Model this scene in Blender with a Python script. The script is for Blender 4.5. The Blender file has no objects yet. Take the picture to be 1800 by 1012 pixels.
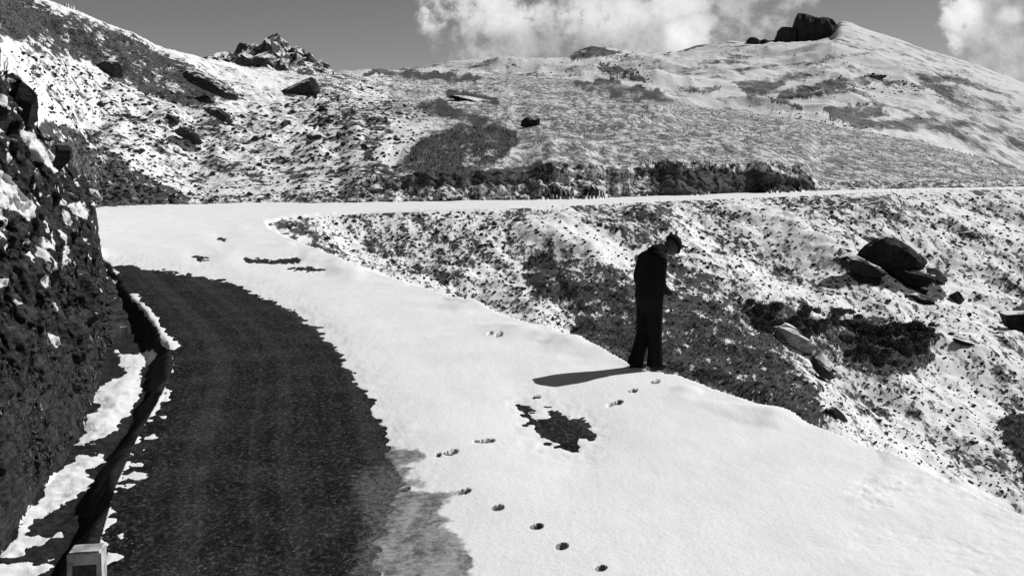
import bpy, bmesh, math, random
import numpy as np
from mathutils import Vector, Matrix
R = math.radians
random.seed(7)
RNG = np.random.default_rng(11)
scene = bpy.context.scene
col = scene.collection

# ------------------------------------------------------------------ camera
F, CX, HY, CH = 1930.0, 900.0, 250.0, 2.84      # focal length in photo pixels, centre column, horizon row, eye height
cam_d = bpy.data.cameras.new("camera")
cam_d.sensor_width = 36.0
cam_d.lens = 36.0 * F / 1800.0
cam_d.shift_y = -(506.0 - HY) / 1800.0
cam_d.clip_start = 0.05
cam_d.clip_end = 6000.0
cam = bpy.data.objects.new("camera", cam_d)
cam.location = (0, 0, CH)
cam.rotation_euler = (R(90), 0, 0)
col.objects.link(cam)
scene.camera = cam

# ------------------------------------------------------------------ light
SUN_EL, SUN_AZ = R(41), math.atan2(0.85, 0.53)   # azimuth measured from +Y (ahead) towards +X (right)
sun_d = bpy.data.lights.new("sun", 'SUN')
sun_d.energy = 3.95
sun_d.angle = R(0.5)
sun_d.color = (1.0, 1.0, 1.0)
sun = bpy.data.objects.new("sun", sun_d)
sdir = Vector((math.sin(SUN_AZ) * math.cos(SUN_EL), math.cos(SUN_AZ) * math.cos(SUN_EL), math.sin(SUN_EL)))
sun.rotation_euler = (-sdir).to_track_quat('-Z', 'Y').to_euler()
sun.location = (30, 20, 40)
col.objects.link(sun)
scene.view_settings.view_transform = 'Standard'
scene.view_settings.look = 'None'
scene.view_settings.exposure = 0.08
scene.view_settings.gamma = 1.0
scene.cycles.max_bounces = 5


class NB:
    """small helper to write node graphs as expressions"""
    def __init__(s, nt):
        s.nt = nt

    def n(s, t, **kw):
        nd = s.nt.nodes.new(t)
        for k, v in kw.items():
            setattr(nd, k, v)
        return nd

    def put(s, sock, v):
        if isinstance(v, bpy.types.NodeSocket):
            s.nt.links.new(v, sock)
        else:
            sock.default_value = v

    def m(s, op, *a, clamp=False):
        nd = s.n('ShaderNodeMath', operation=op)
        nd.use_clamp = clamp
        for i, v in enumerate(a):
            s.put(nd.inputs[i], v)
        return nd.outputs[0]

    def add(s, a, b): return s.m('ADD', a, b)
    def sub(s, a, b): return s.m('SUBTRACT', a, b)
    def mul(s, a, b): return s.m('MULTIPLY', a, b)
    def div(s, a, b): return s.m('DIVIDE', a, b)

    def ss(s, v, a, b, o0=0.0, o1=1.0):
        nd = s.n('ShaderNodeMapRange', interpolation_type='SMOOTHSTEP')
        for i, q in enumerate((v, a, b, o0, o1)):
            s.put(nd.inputs[i], q)
        return nd.outputs[0]

    def noise(s, vec, scale, detail=4.0, rough=0.5, dist=0.0, out=0):
        nd = s.n('ShaderNodeTexNoise')
        s.put(nd.inputs['Vector'], vec)
        s.put(nd.inputs['Scale'], scale)
        s.put(nd.inputs['Detail'], detail)
        s.put(nd.inputs['Roughness'], rough)
        s.put(nd.inputs['Distortion'], dist)
        return nd.outputs[out]

    def voro(s, vec, scale, feature='F1', rnd=1.0):
        nd = s.n('ShaderNodeTexVoronoi', feature=feature)
        s.put(nd.inputs['Vector'], vec)
        s.put(nd.inputs['Scale'], scale)
        s.put(nd.inputs['Randomness'], rnd)
        return nd.outputs['Distance']

    def mapping(s, vec, loc=(0, 0, 0), rot=(0, 0, 0), scl=(1, 1, 1)):
        nd = s.n('ShaderNodeMapping')
        s.put(nd.inputs['Vector'], vec)
        nd.inputs['Location'].default_value = loc
        nd.inputs['Rotation'].default_value = rot
        nd.inputs['Scale'].default_value = scl
        return nd.outputs[0]

    def mix(s, f, a, b):
        nd = s.n('ShaderNodeMix', data_type='FLOAT')
        s.put(nd.inputs[0], f)
        s.put(nd.inputs[2], a)
        s.put(nd.inputs[3], b)
        return nd.outputs[0]

    def grey(s, v):
        nd = s.n('ShaderNodeCombineColor')
        for i in range(3):
            s.put(nd.inputs[i], v)
        return nd.outputs[0]

    def bump(s, h, strength=0.5, dist=0.1, normal=None):
        nd = s.n('ShaderNodeBump')
        s.put(nd.inputs['Height'], h)
        nd.inputs['Strength'].default_value = strength
        nd.inputs['Distance'].default_value = dist
        if normal is not None:
            s.put(nd.inputs['Normal'], normal)
        return nd.outputs[0]


# sky: red-filtered black-and-white film look of a daylight sky, with cumulus fixed in world directions
world = bpy.data.worlds.new("World")
scene.world = world
world.use_nodes = True
wt = world.node_tree
wt.nodes.clear()
W = NB(wt)
sky = W.n('ShaderNodeTexSky', sky_type='NISHITA')
sky.sun_disc = False
sky.sun_elevation = SUN_EL
sky.sun_rotation = SUN_AZ
sky.altitude = 2500
sky.air_density = 0.8
sky.dust_density = 0.2
sepc = W.n('ShaderNodeSeparateColor')
wt.links.new(sky.outputs[0], sepc.inputs[0])
red = W.add(W.mul(sepc.outputs[0], 0.55), W.mul(sepc.outputs[1], 0.25))
tc = W.n('ShaderNodeTexCoord')
sx = W.n('ShaderNodeSeparateXYZ')
wt.links.new(tc.outputs['Generated'], sx.inputs[0])
X_, Y_, Z_ = sx.outputs
ys = W.m('MAXIMUM', Y_, 0.05)
du, dv = W.div(X_, ys), W.div(Z_, ys)
nz1 = W.noise(tc.outputs['Generated'], 11.0, 8.0, 0.6, 0.0)
nz2 = W.noise(tc.outputs['Generated'], 27.0, 9.0, 0.62, 0.12)
nz3 = W.noise(tc.outputs['Generated'], 46.0, 9.0, 0.68)


def blob(px, py, rx, ry, amp):
    a = W.div(W.sub(du, (px - CX) / F), rx / F)
    b = W.div(W.sub(dv, (HY - py) / F), ry / F)
    d = W.m('SQRT', W.add(W.mul(a, a), W.mul(b, b)))
    return W.ss(d, 1.45, 0.35, 0.0, amp)


def maxall(l):
    r = l[0]
    for q in l[1:]:
        r = W.m('MAXIMUM', r, q)
    return r


env = maxall([blob(800, 50, 85, 55, 1.0), blob(870, 15, 130, 62, 1.0), blob(1010, 15, 170, 75, 1.0), blob(1150, 30, 110, 55, 1.0),
              blob(1210, 55, 75, 62, 1.2), blob(980, 60, 190, 55, 1.05), blob(920, 95, 210, 38, .72), blob(1300, 40, 110, 45, .7), blob(1340, 0, 130, 32, .8),
              blob(1100, 90, 170, 40, .75), blob(1450, 2, 70, 20, .45),
              blob(1700, 45, 62, 62, 1.0), blob(1740, 5, 90, 50, 1.0), blob(1690, 80, 40, 30, .9), blob(1820, 70, 130, 85, 1.0), blob(1770, 100, 90, 50, .9),
              blob(2300, -60, 300, 120, .9), blob(-500, -300, 300, 90, .9)])
nn = W.add(W.add(W.mul(nz1, 0.45), W.mul(nz2, 0.35)), W.mul(nz3, .2))
dens = W.ss(W.add(W.mul(env, .74), W.mul(W.mul(W.sub(nn, 0.49), 4.6), W.ss(env, .02, .5))), 0.30, 0.72)
hot = maxall([blob(775, 30, 45, 26, 1.0), blob(880, 20, 110, 40, .85), blob(1060, 25, 120, 40, .8), blob(1215, 58, 50, 40, 1.0),
              blob(1180, 10, 70, 30, .8), blob(1690, 25, 40, 45, 1.0), blob(1665, 75, 30, 25, .9), blob(1775, 28, 22, 16, .7)])
lum = W.add(W.add(0.42, W.mul(hot, 0.42)), W.mul(W.sub(W.add(W.mul(nn, .75), W.mul(nz3, .25)), 0.5), 1.7))
lum = W.m('MAXIMUM', lum, 0.2)
WS = 0.1
skyv = W.mul(red, 0.76)
fin = W.mix(W.mul(dens, 0.93), skyv, W.div(lum, WS))
bg = W.n('ShaderNodeBackground')
W.put(bg.inputs['Color'], W.grey(fin))
bg.inputs['Strength'].default_value = WS
wo = W.n('ShaderNodeOutputWorld')
wt.links.new(bg.outputs[0], wo.inputs[0])


# ------------------------------------------------------------------ numeric helpers
def _hash(ix, iy, iz, seed):
    h = (ix.astype(np.int64) * 374761393 + iy.astype(np.int64) * 668265263 + iz.astype(np.int64) * 2147483647 + seed * 1274126177) & 0xffffffff
    h = ((h ^ (h >> 13)) * 1274126177) & 0xffffffff
    h = ((h ^ (h >> 16)) * 2246822519) & 0xffffffff
    h = h ^ (h >> 15)
    return (h & 0xffffff) / float(0xffffff)


def vn2(x, y, seed=0):
    xi, yi = np.floor(x), np.floor(y)
    fx, fy = x - xi, y - yi
    fx = fx * fx * fx * (fx * (fx * 6 - 15) + 10)
    fy = fy * fy * fy * (fy * (fy * 6 - 15) + 10)
    z = np.zeros_like(xi)
    a, b = _hash(xi, yi, z, seed), _hash(xi + 1, yi, z, seed)
    c, d = _hash(xi, yi + 1, z, seed), _hash(xi + 1, yi + 1, z, seed)
    return (a + (b - a) * fx) * (1 - fy) + (c + (d - c) * fx) * fy - 0.5


def fbm2(x, y, oct=4, seed=0, gain=0.5, ridge=False):
    s = 0.0
    a = 1.0
    for o in range(oct):
        v = vn2(x, y, seed + o * 17)
        if ridge:
            v = 0.5 - 2 * np.abs(v)
        s = s + a * v
        x, y = x * 1.93 * 0.8 - y * 1.93 * 0.6, x * 1.93 * 0.6 + y * 1.93 * 0.8
        a *= gain
    return s


def vn3(x, y, z, seed=0):
    xi, yi, zi = np.floor(x), np.floor(y), np.floor(z)
    fx, fy, fz = x - xi, y - yi, z - zi
    fx = fx * fx * (3 - 2 * fx); fy = fy * fy * (3 - 2 * fy); fz = fz * fz * (3 - 2 * fz)
    r = 0
    for dx in (0, 1):
        for dy in (0, 1):
            for dz in (0, 1):
                w = (fx if dx else 1 - fx) * (fy if dy else 1 - fy) * (fz if dz else 1 - fz)
                r = r + w * _hash(xi + dx, yi + dy, zi + dz, seed)
    return r - 0.5


def fbm3(x, y, z, oct=3, seed=0, gain=0.5):
    s, a = 0.0, 1.0
    for o in range(oct):
        s = s + a * vn3(x, y, z, seed + 31 * o)
        x, y, z = x * 2.03, y * 2.03, z * 2.03
        a *= gain
    return s


def seg_dist(x, y, pts):
    d = np.full(x.shape, 1e9)
    for (ax, ay), (bx, by) in zip(pts[:-1], pts[1:]):
        ux, uy = bx - ax, by - ay
        L = ux * ux + uy * uy + 1e-12
        t = np.clip(((x - ax) * ux + (y - ay) * uy) / L, 0, 1)
        d = np.minimum(d, np.hypot(x - ax - t * ux, y - ay - t * uy))
    return d


def inside(x, y, pts):
    r = np.zeros(x.shape, bool)
    n = len(pts)
    for i in range(n):
        ax, ay = pts[i]
        bx, by = pts[(i + 1) % n]
        if ay == by:
            continue
        c = ((ay > y) != (by > y)) & (x < (bx - ax) * (y - ay) / (by - ay) + ax)
        r ^= c
    return r


def sdf(x, y, pts, pad=60):
    """signed distance, positive inside; only worked out near the polygon"""
    out = np.full(x.shape, -float(pad))
    P = np.array(pts)
    m = (x > P[:, 0].min() - pad) & (x < P[:, 0].max() + pad) & (y > P[:, 1].min() - pad) & (y < P[:, 1].max() + pad)
    if m.any():
        xx, yy = x[m], y[m]
        d = seg_dist(xx, yy, list(pts) + [pts[0]])
        out[m] = np.where(inside(xx, yy, pts), d, -d)
    return out


def sm(a, b, v):
    t = np.clip((v - a) / (b - a), 0, 1)
    return t * t * (3 - 2 * t)


def wp(px, py, h=0.0):
    z = F * (CH - h) / (py - HY)
    return ((px - CX) / F * z, z)


_kc = {}


def keys(px, tab, sg=0.0):
    """table look-up along the bearings, its corners rounded over sg photo pixels"""
    a = np.array(tab, float)
    if not sg:
        return np.interp(px, a[:, 0], a[:, 1])
    k = (a.tobytes(), sg)
    if k not in _kc:
        g = np.arange(-3000, 3700, 2.0)
        v = np.interp(g, a[:, 0], a[:, 1])
        n = int(3 * sg / 2) + 1
        w = np.exp(-.5 * (np.arange(-n, n + 1) * 2.0 / sg) ** 2)
        w /= w.sum()
        _kc[k] = (g, np.convolve(np.pad(v, n, mode='edge'), w, 'valid'))
    return np.interp(px, *_kc[k])


# ------------------------------------------------------------------ plan of the road, gully, ditch, cliff and hills
LIP = [(1800, 910), (1700, 866), (1600, 818), (1430, 752), (1340, 718), (1250, 688), (1190, 664), (1130, 655), (1040, 612), (950, 577),
       (860, 546), (800, 526), (720, 497), (640, 475), (560, 440), (500, 415), (472, 402), (466, 392)]
FARLIP = [(466, 392), (500, 384), (560, 378), (640, 374), (760, 371), (860, 368), (980, 362), (1100, 356), (1250, 350), (1430, 343), (1500, 340), (1600, 336.5),
          (1800, 332), (2500, 321)]
GN = [(7.6, -1.0)] + [wp(*p) for p in LIP]
GF = [wp(*p) for p in FARLIP]
GPOLY = GN + GF[1:] + [(500, 120), (500, -1)]
EDGE = [(172, 960), (200, 860), (240, 770), (285, 690), (305, 640), (290, 590), (255, 540), (225, 505), (205, 480), (190, 462)]
EP = [(-1.6, -4.0), (-2.2, 3.0)] + [wp(*p) for p in EDGE] + [(-13, 31), (-17, 37), (-20, 43), (-21, 48)]
EPOLY = EP + [(-200, 48), (-200, -4)]

FY = [(180, 365), (340, 359), (640, 357), (860, 354), (1000, 350.5), (1100, 348), (1250, 343.5), (1430, 337), (1600, 332), (1800, 328), (2500, 317)]


def zF(px):
    y = keys(px, FY, 10.)
    z = F * CH / (y - HY)
    zl = keys(px, [(-3000, 9), (-700, 18), (-300, 22), (0, 28), (100, 38), (150, 45), (180, 47.7)])
    return np.where(px < 180, zl, z)


FOOT = [(-2600, 3900), (-700, 1750), (-300, 1250), (0, 985), (30, 940), (60, 885), (100, 852), (140, 778), (165, 705), (185, 662), (205, 624), (222, 610), (240, 606)]
TOP = [(-2600, -900, 6), (-700, -150, 8.5), (-300, 40, 10.5), (-100, 100, 12.5), (0, 128, 13.5), (20, 140, 14), (40, 172, 14.5), (60, 210, 15), (75, 243, 15.5), (100, 262, 17), (120, 288, 18.5),
       (145, 318, 21), (158, 340, 23), (168, 368, 24.3), (173, 400, 24.6), (178, 450, 24.6), (184, 484, 24), (195, 505, 22.2), (210, 530, 20.5), (226, 572, 18.2), (238, 604, 17.3)]


def cliff(px, z):
    zf = F * (CH + .3) / (keys(px, FOOT) - HY)
    zt = keys(px, [(a, c) for a, b, c in TOP])
    yt = keys(px, [(a, b) for a, b, c in TOP])
    ht = CH + (HY - yt) / F * zt
    s = np.clip((z - zf) / np.maximum(zt - zf, .1), 0, 1)
    s2 = 0.55 * s + 0.45 * np.sin(s * math.pi / 2)
    h = -.3 + (ht + .3) * s2
    h = np.where(z > zt + 1.2, ht - (z - zt - 1.2) * 0.9, h)
    h = np.where(z < zf, -9.0, h)
    return np.where(px > 238, -9.0, h)


BANK = [(-3000, 6, 4), (-700, 3.0, 4), (0, 3.4, 4), (100, 2.6, 5), (150, 2.0, 4), (200, 1.45, 3.4), (300, .75, 3.0), (345, .3, 2.0), (450, .35, 2.0), (600, .4, 2.0), (620, .85, 1.8), (740, 1.22, 1.7), (870, 1.42, 1.7),
        (980, 1.85, 1.6), (1100, 1.75, 1.6), (1150, 1.68, 1.6), (1300, 1.55, 1.5), (1418, 1.4, 1.5), (1436, .5, 2.4), (1600, .35, 3), (1800, .3, 3), (2500, .2, 3)]
RIDGE = [(-3000, -1200, 40), (-700, -330, 70), (-300, -230, 76), (0, -45, 80), (85, 0, 85), (130, 15, 88), (180, 38, 90), (240, 65, 92), (275, 84, 94), (295, 90, 95), (330, 96, 100), (370, 103, 105), (400, 108, 110),
         (450, 118, 118), (520, 130, 125), (590, 132, 130), (640, 128, 150), (700, 126, 170), (800, 128, 200), (900, 132, 220), (1000, 139, 215), (1100, 151, 200), (1160, 160, 190),
         (1195, 182, 170), (1250, 190, 165), (1330, 200, 158), (1440, 215, 150), (1540, 236, 138), (1620, 252, 128), (1700, 274, 118), (1800, 300, 104), (1900, 316, 98), (2100, 322, 98), (2500, 326, 100)]
SKYL = [(-3000, 150), (-700, 160), (300, 160), (560, 150), (640, 128), (700, 122), (740, 119), (790, 108), (860, 100), (940, 102), (1000, 101), (1012, 90), (1040, 80), (1080, 84), (1110, 90), (1140, 93), (1190, 92),
        (1220, 82), (1250, 78), (1280, 72), (1340, 75), (1400, 70), (1440, 66), (1462, 60), (1470, 44), (1478, 36), (1500, 40), (1530, 53), (1560, 61), (1600, 75), (1640, 90), (1700, 108), (1760, 128), (1800, 146), (1900, 180), (2100, 240), (2500, 300)]


SKYLOW = [(-3000, 160), (300, 165), (560, 156), (640, 140), (740, 128), (860, 114), (1000, 104), (1120, 96), (1250, 84), (1380, 68), (1480, 52), (1560, 66), (1640, 92), (1700, 109), (1800, 146), (1900, 180), (2100, 240), (2500, 300)]


def height(px, z, detail=True):
    """ground height at image column px (a fixed fan of world bearings) and distance z ahead; also a region code"""
    px, z = np.broadcast_arrays(np.asarray(px, float), np.asarray(z, float))
    x = (px - CX) / F * z
    H = np.zeros(px.shape)
    reg = np.zeros(px.shape, np.int8)          # 0 road 1 gully 2 ditch 3 cliff 4 bank 5 hillside 6 mountain
    zf = zF(px)
    zfn = zf
    near = z < 86
    if detail:
        zfn = zf + np.where(px > 600, 1, .5) * (fbm2(x * .55, x * 0 + 3, 4, 5, .62)) * 0.9
    zf = zfn
    # gully
    g = near.copy()
    xx, zz = x[g], z[g]
    ing = inside(xx, zz, GPOLY)
    ax, az = xx[ing], zz[ing]
    if detail:
        wob = fbm2(ax * .5, az * .5, 4, 21) * .35
    else:
        wob = 0
    dn, df = seg_dist(ax, az, GN), seg_dist(ax, az, GF)
    h1 = -0.72 * np.maximum(dn + wob * np.minimum(dn, 1), 0)
    h2 = -0.31 * np.maximum(df + wob * np.minimum(df, 1), 0)
    k = 0.5
    hg = np.maximum(h1, h2) + k * .25 * np.maximum(1 - np.abs(h1 - h2) / k, 0) ** 2 * np.minimum(np.minimum(dn, df), 1)
    if detail:
        dm = np.minimum(dn, df)
        fl = sm(0.1, 3, dm)
        # ribs running down the fall line, then lumps
        ca, sa = math.cos(R(35)), math.sin(R(35))
        qx, qz = ax * ca + az * sa, -ax * sa + az * ca
        hg = hg + fl * (fbm2(qx * .16, qz * .05, 3, 51) * 1.5 + fbm2(ax * .35, az * .3, 4, 61) * .55)
        hg = hg + sm(0.05, .8, dm) * (fbm2(ax * 1.6, az * 1.6, 3, 71, .6) * .14)
    t = np.zeros(xx.shape); t[ing] = np.minimum(hg, .25)
    H[g] = t
    r = np.zeros(xx.shape, np.int8); r[ing] = 1
    reg[g] = r
    # ditch
    c = near & (px < 330)
    ine = inside(x[c], z[c], EPOLY)
    dl = seg_dist(x[c], z[c], EP)
    if detail:
        dl = dl + fbm2(x[c] * 1.5, z[c] * 1.5, 3, 81) * .12 * ine
    depth = .25 * sm(28, 24.5, z[c])
    hd = np.where(ine, -depth * sm(0, .28, dl), 0)
    if detail:
        hd = hd + np.where(ine, fbm2(x[c] * 4, z[c] * 4, 3, 83) * .05 * sm(.1, .4, dl), 0)
    H[c] = np.where(ine, hd, H[c])
    rr = reg[c]; rr[ine] = 2; reg[c] = rr
    # hillside behind the road
    b = z >= zf
    bh, bd = keys(px, [(q[0], q[1]) for q in BANK], 9.), keys(px, [(q[0], q[2]) for q in BANK], 9.)
    ry, rz = keys(px, [(q[0], q[1]) for q in RIDGE], 8.), keys(px, [(q[0], q[2]) for q in RIDGE], 16.)
    rh = CH + (HY - ry) / F * rz
    sy = keys(px, SKYL, 3.)
    sz = 900.0
    slow = CH + (HY - keys(px, SKYLOW, 20.)) / F * sz
    sh = CH + (HY - sy) / F * sz
    zb = zf + bd
    if detail:
        bh = bh * (1 + .35 * fbm2(x * .5, x * 0 + 9, 3, 91))
    vy = np.maximum(ry, keys(px, SKYLOW, 20.)) + 55
    vz = rz * 1.5
    vh = CH + (HY - vy) / F * vz
    m0y, m0z = np.maximum(ry, sy) + 8, 360.0
    m0h = CH + (HY - np.maximum(ry, keys(px, SKYLOW, 20.)) - 8) / F * m0z
    hb = bh * np.clip((z - zf) / bd, 0, 1) ** 0.8
    tt = np.clip((z - zb) / (rz - zb), 0, 1)
    hr = bh + (rh - bh) * tt
    Hh = np.where(z < zb, hb, hr)
    tv = np.clip((z - rz) / (vz - rz), 0, 1)
    Hh = np.where(z > rz, rh + (vh - rh) * sm(0, 1, tv), Hh)
    tm = np.clip((z - vz) / (m0z - vz), 0, 1)
    Hh = np.where(z > vz, vh + (m0h - vh) * tm, Hh)
    ts = np.clip((z - m0z) / (sz - m0z), 0, 1)
    Hh = np.where(z > m0z, m0h + (slow - m0h) * ts + (sh - slow) * sm(.72, 1, ts), Hh)
    Hh = np.where(z > sz, sh - (z - sz) * .25, Hh)
    if detail:
        lft = sm(760, 560, px)
        a1 = sm(0, 1, (z - zb) / 9) * sm(0, 1, (rz * 1.5 - z) / 30)
        hn = fbm2(x * .06, z * .06, 4, 101) * (1.2 + .9 * lft) + fbm2(x * .35, z * .35, 4, 111, .6) * (.22 + .45 * lft)
        hn = hn + lft * fbm2(x * .22 + z * .1, z * .22, 4, 121, .6, True) * .42
        taper = 1 - .65 * sm(.75, 1.0, tt) * (z <= rz * 1.05)
        Hh = Hh + a1 * hn * taper
        am = sm(vz, vz * 1.3, z)
        mt = 1 - .9 * sm(.72, 1, ts)
        mn = fbm2(x * .008, z * .008, 3, 131, .5) * 13 + fbm2(x * .018 + z * .006, z * .013, 4, 141, .52, True) * 6.0 + fbm2(x * .05, z * .05, 3, 151, .55, True) * 1.5
        mn2 = fbm2(x * .05, z * .05, 3, 161, .6) * 1.2
        Hh = Hh + am * (mn * mt + mn2 * (1 - mt) - 4 * mt * np.sin(ts * math.pi))
        bk = (z < zb)
        Hh = Hh + np.where(bk, fbm2(x * 2.2, z * 2.2, 3, 171) * .22 * sm(0, .3, z - zf), 0) * sm(40, 40.5, zf)
    H = np.where(b, Hh, H)
    reg = np.where(b, np.where(z < zb, 4, np.where(z < vz, 5, 6)), reg).astype(np.int8)
    cl = (px < 238) & (z < 45)
    hc = np.full(px.shape, -9.0)
    hc[cl] = cliff(px[cl], z[cl])
    w = hc > H
    H = np.where(w, hc, H)
    reg = np.where(w & (reg != 5), 3, reg).astype(np.int8)
    return H, reg


# ------------------------------------------------------------------ terrain grid: fan of bearings, rows crowded where the slope faces the eye
pxs = np.concatenate([np.linspace(-2400, -110, 40)[:-1], np.arange(-110, -20, 6.0), np.arange(-20, 320, 1.9), np.arange(320, 1826, 2.3), np.arange(1830, 1920, 6.0), np.linspace(1925, 3600, 36)])
NR = 860
zs = np.exp(np.linspace(math.log(1.0), math.log(1500.0), 1700))
PX, ZZ = np.meshgrid(pxs, zs, indexing='ij')
H0, _ = height(PX, ZZ, False)
PY0 = HY - (H0 - CH) * F / ZZ
vis = np.minimum.accumulate(PY0, axis=1)
dv_ = np.diff(np.where(PY0 < 1400, PY0, 1400), axis=1)
isvis = (PY0[:, 1:] <= vis[:, 1:] + 1)
hidden = np.where(isvis, 1.0, 0.12)
met = np.abs(dv_) * hidden + 190.0 / 1700 * np.where(PX[:, 1:] * 0 + ZZ[:, 1:] > 250, 4.0, 1.2)
met = np.where(PY0[:, 1:] > 1100, met * 0.35, met)
for _ in range(3):                                    # smooth row spacing between neighbouring bearings
    met[1:-1] = (met[:-2] + met[1:-1] * 2 + met[2:]) / 4
cum = np.concatenate([np.zeros((len(pxs), 1)), np.cumsum(met, axis=1)], axis=1)
Zg = np.empty((len(pxs), NR))
SPL = [0, int(np.searchsorted(zs, 45.0)), int(np.searchsorted(zs, 78.0)), len(zs) - 1]
NRS = [0, 400, 560, NR - 1]
for i in range(len(pxs)):
    for k in range(3):
        a, b = SPL[k], SPL[k + 1]
        Zg[i, NRS[k]:NRS[k + 1] + 1] = np.interp(np.linspace(cum[i, a], cum[i, b], NRS[k + 1] - NRS[k] + 1), cum[i, a:b + 1], zs[a:b + 1])
PXg = np.repeat(pxs[:, None], NR, axis=1)
Hg, REG = height(PXg, Zg, True)
Xg = (PXg - CX) / F * Zg
Yg = Zg.copy()
PYg = HY - (Hg - CH) * F / Zg
VMIN = np.minimum.accumulate(PYg, axis=1)
NC = len(pxs)
# cliff: push rock out and in along all three axes
mc = REG == 3
cx, cy, cz = Xg[mc], Yg[mc], Hg[mc]
amp = (sm(-.35, .5, cz) * .8 + .2) * (1 - .45 * sm(560, 700, PYg[mc]))
amp *= sm(-150, -60, PXg[mc]) * .0 + 1
rn = fbm3(cx * 1.3, cy * 1.3, cz * 1.6, 4, 5, .6)
blk = np.abs(vn3(cx * 2.4, cy * 2.4, cz * 3.2, 9)) * 2 + np.abs(vn3(cx * 6, cy * 6, cz * 7, 19)) * .9
dx = rn * .55 + blk * .22 + fbm3(cx * 7, cy * 7, cz * 7, 3, 15, .65) * .16 + fbm3(cx * .9 + cz * 1.5, cy * .9, cz * 5.5 + cx * 1.2, 3, 17, .6) * .34
dzv = fbm3(cx * 2.2 + 9, cy * 2.2, cz * 2.2, 3, 25) * .22
edge_f = sm(0, 18, np.abs(PXg[mc] - 172)) * .7 + .3
Xg[mc] += dx * amp * .55 * edge_f
Yg[mc] += -dx * amp * .5
Hg[mc] += dzv * amp

mb = REG == 4
kx = sm(600, 640, PXg[mb]) * sm(1500, 1430, PXg[mb])
Yg[mb] += kx * (fbm3(Xg[mb] * .9, Yg[mb] * .9, Hg[mb] * 2.0, 4, 41, .62) * .65)
Xg[mb] += kx * (fbm3(Xg[mb] * 1.2, Yg[mb] * .9 + 20, Hg[mb] * 2.2, 3, 43, .6) * .3)
Hg[mb] += kx * fbm3(Xg[mb] * 1.5, Yg[mb] * 1.5, Hg[mb] * 2, 3, 45, .6) * .22

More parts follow.
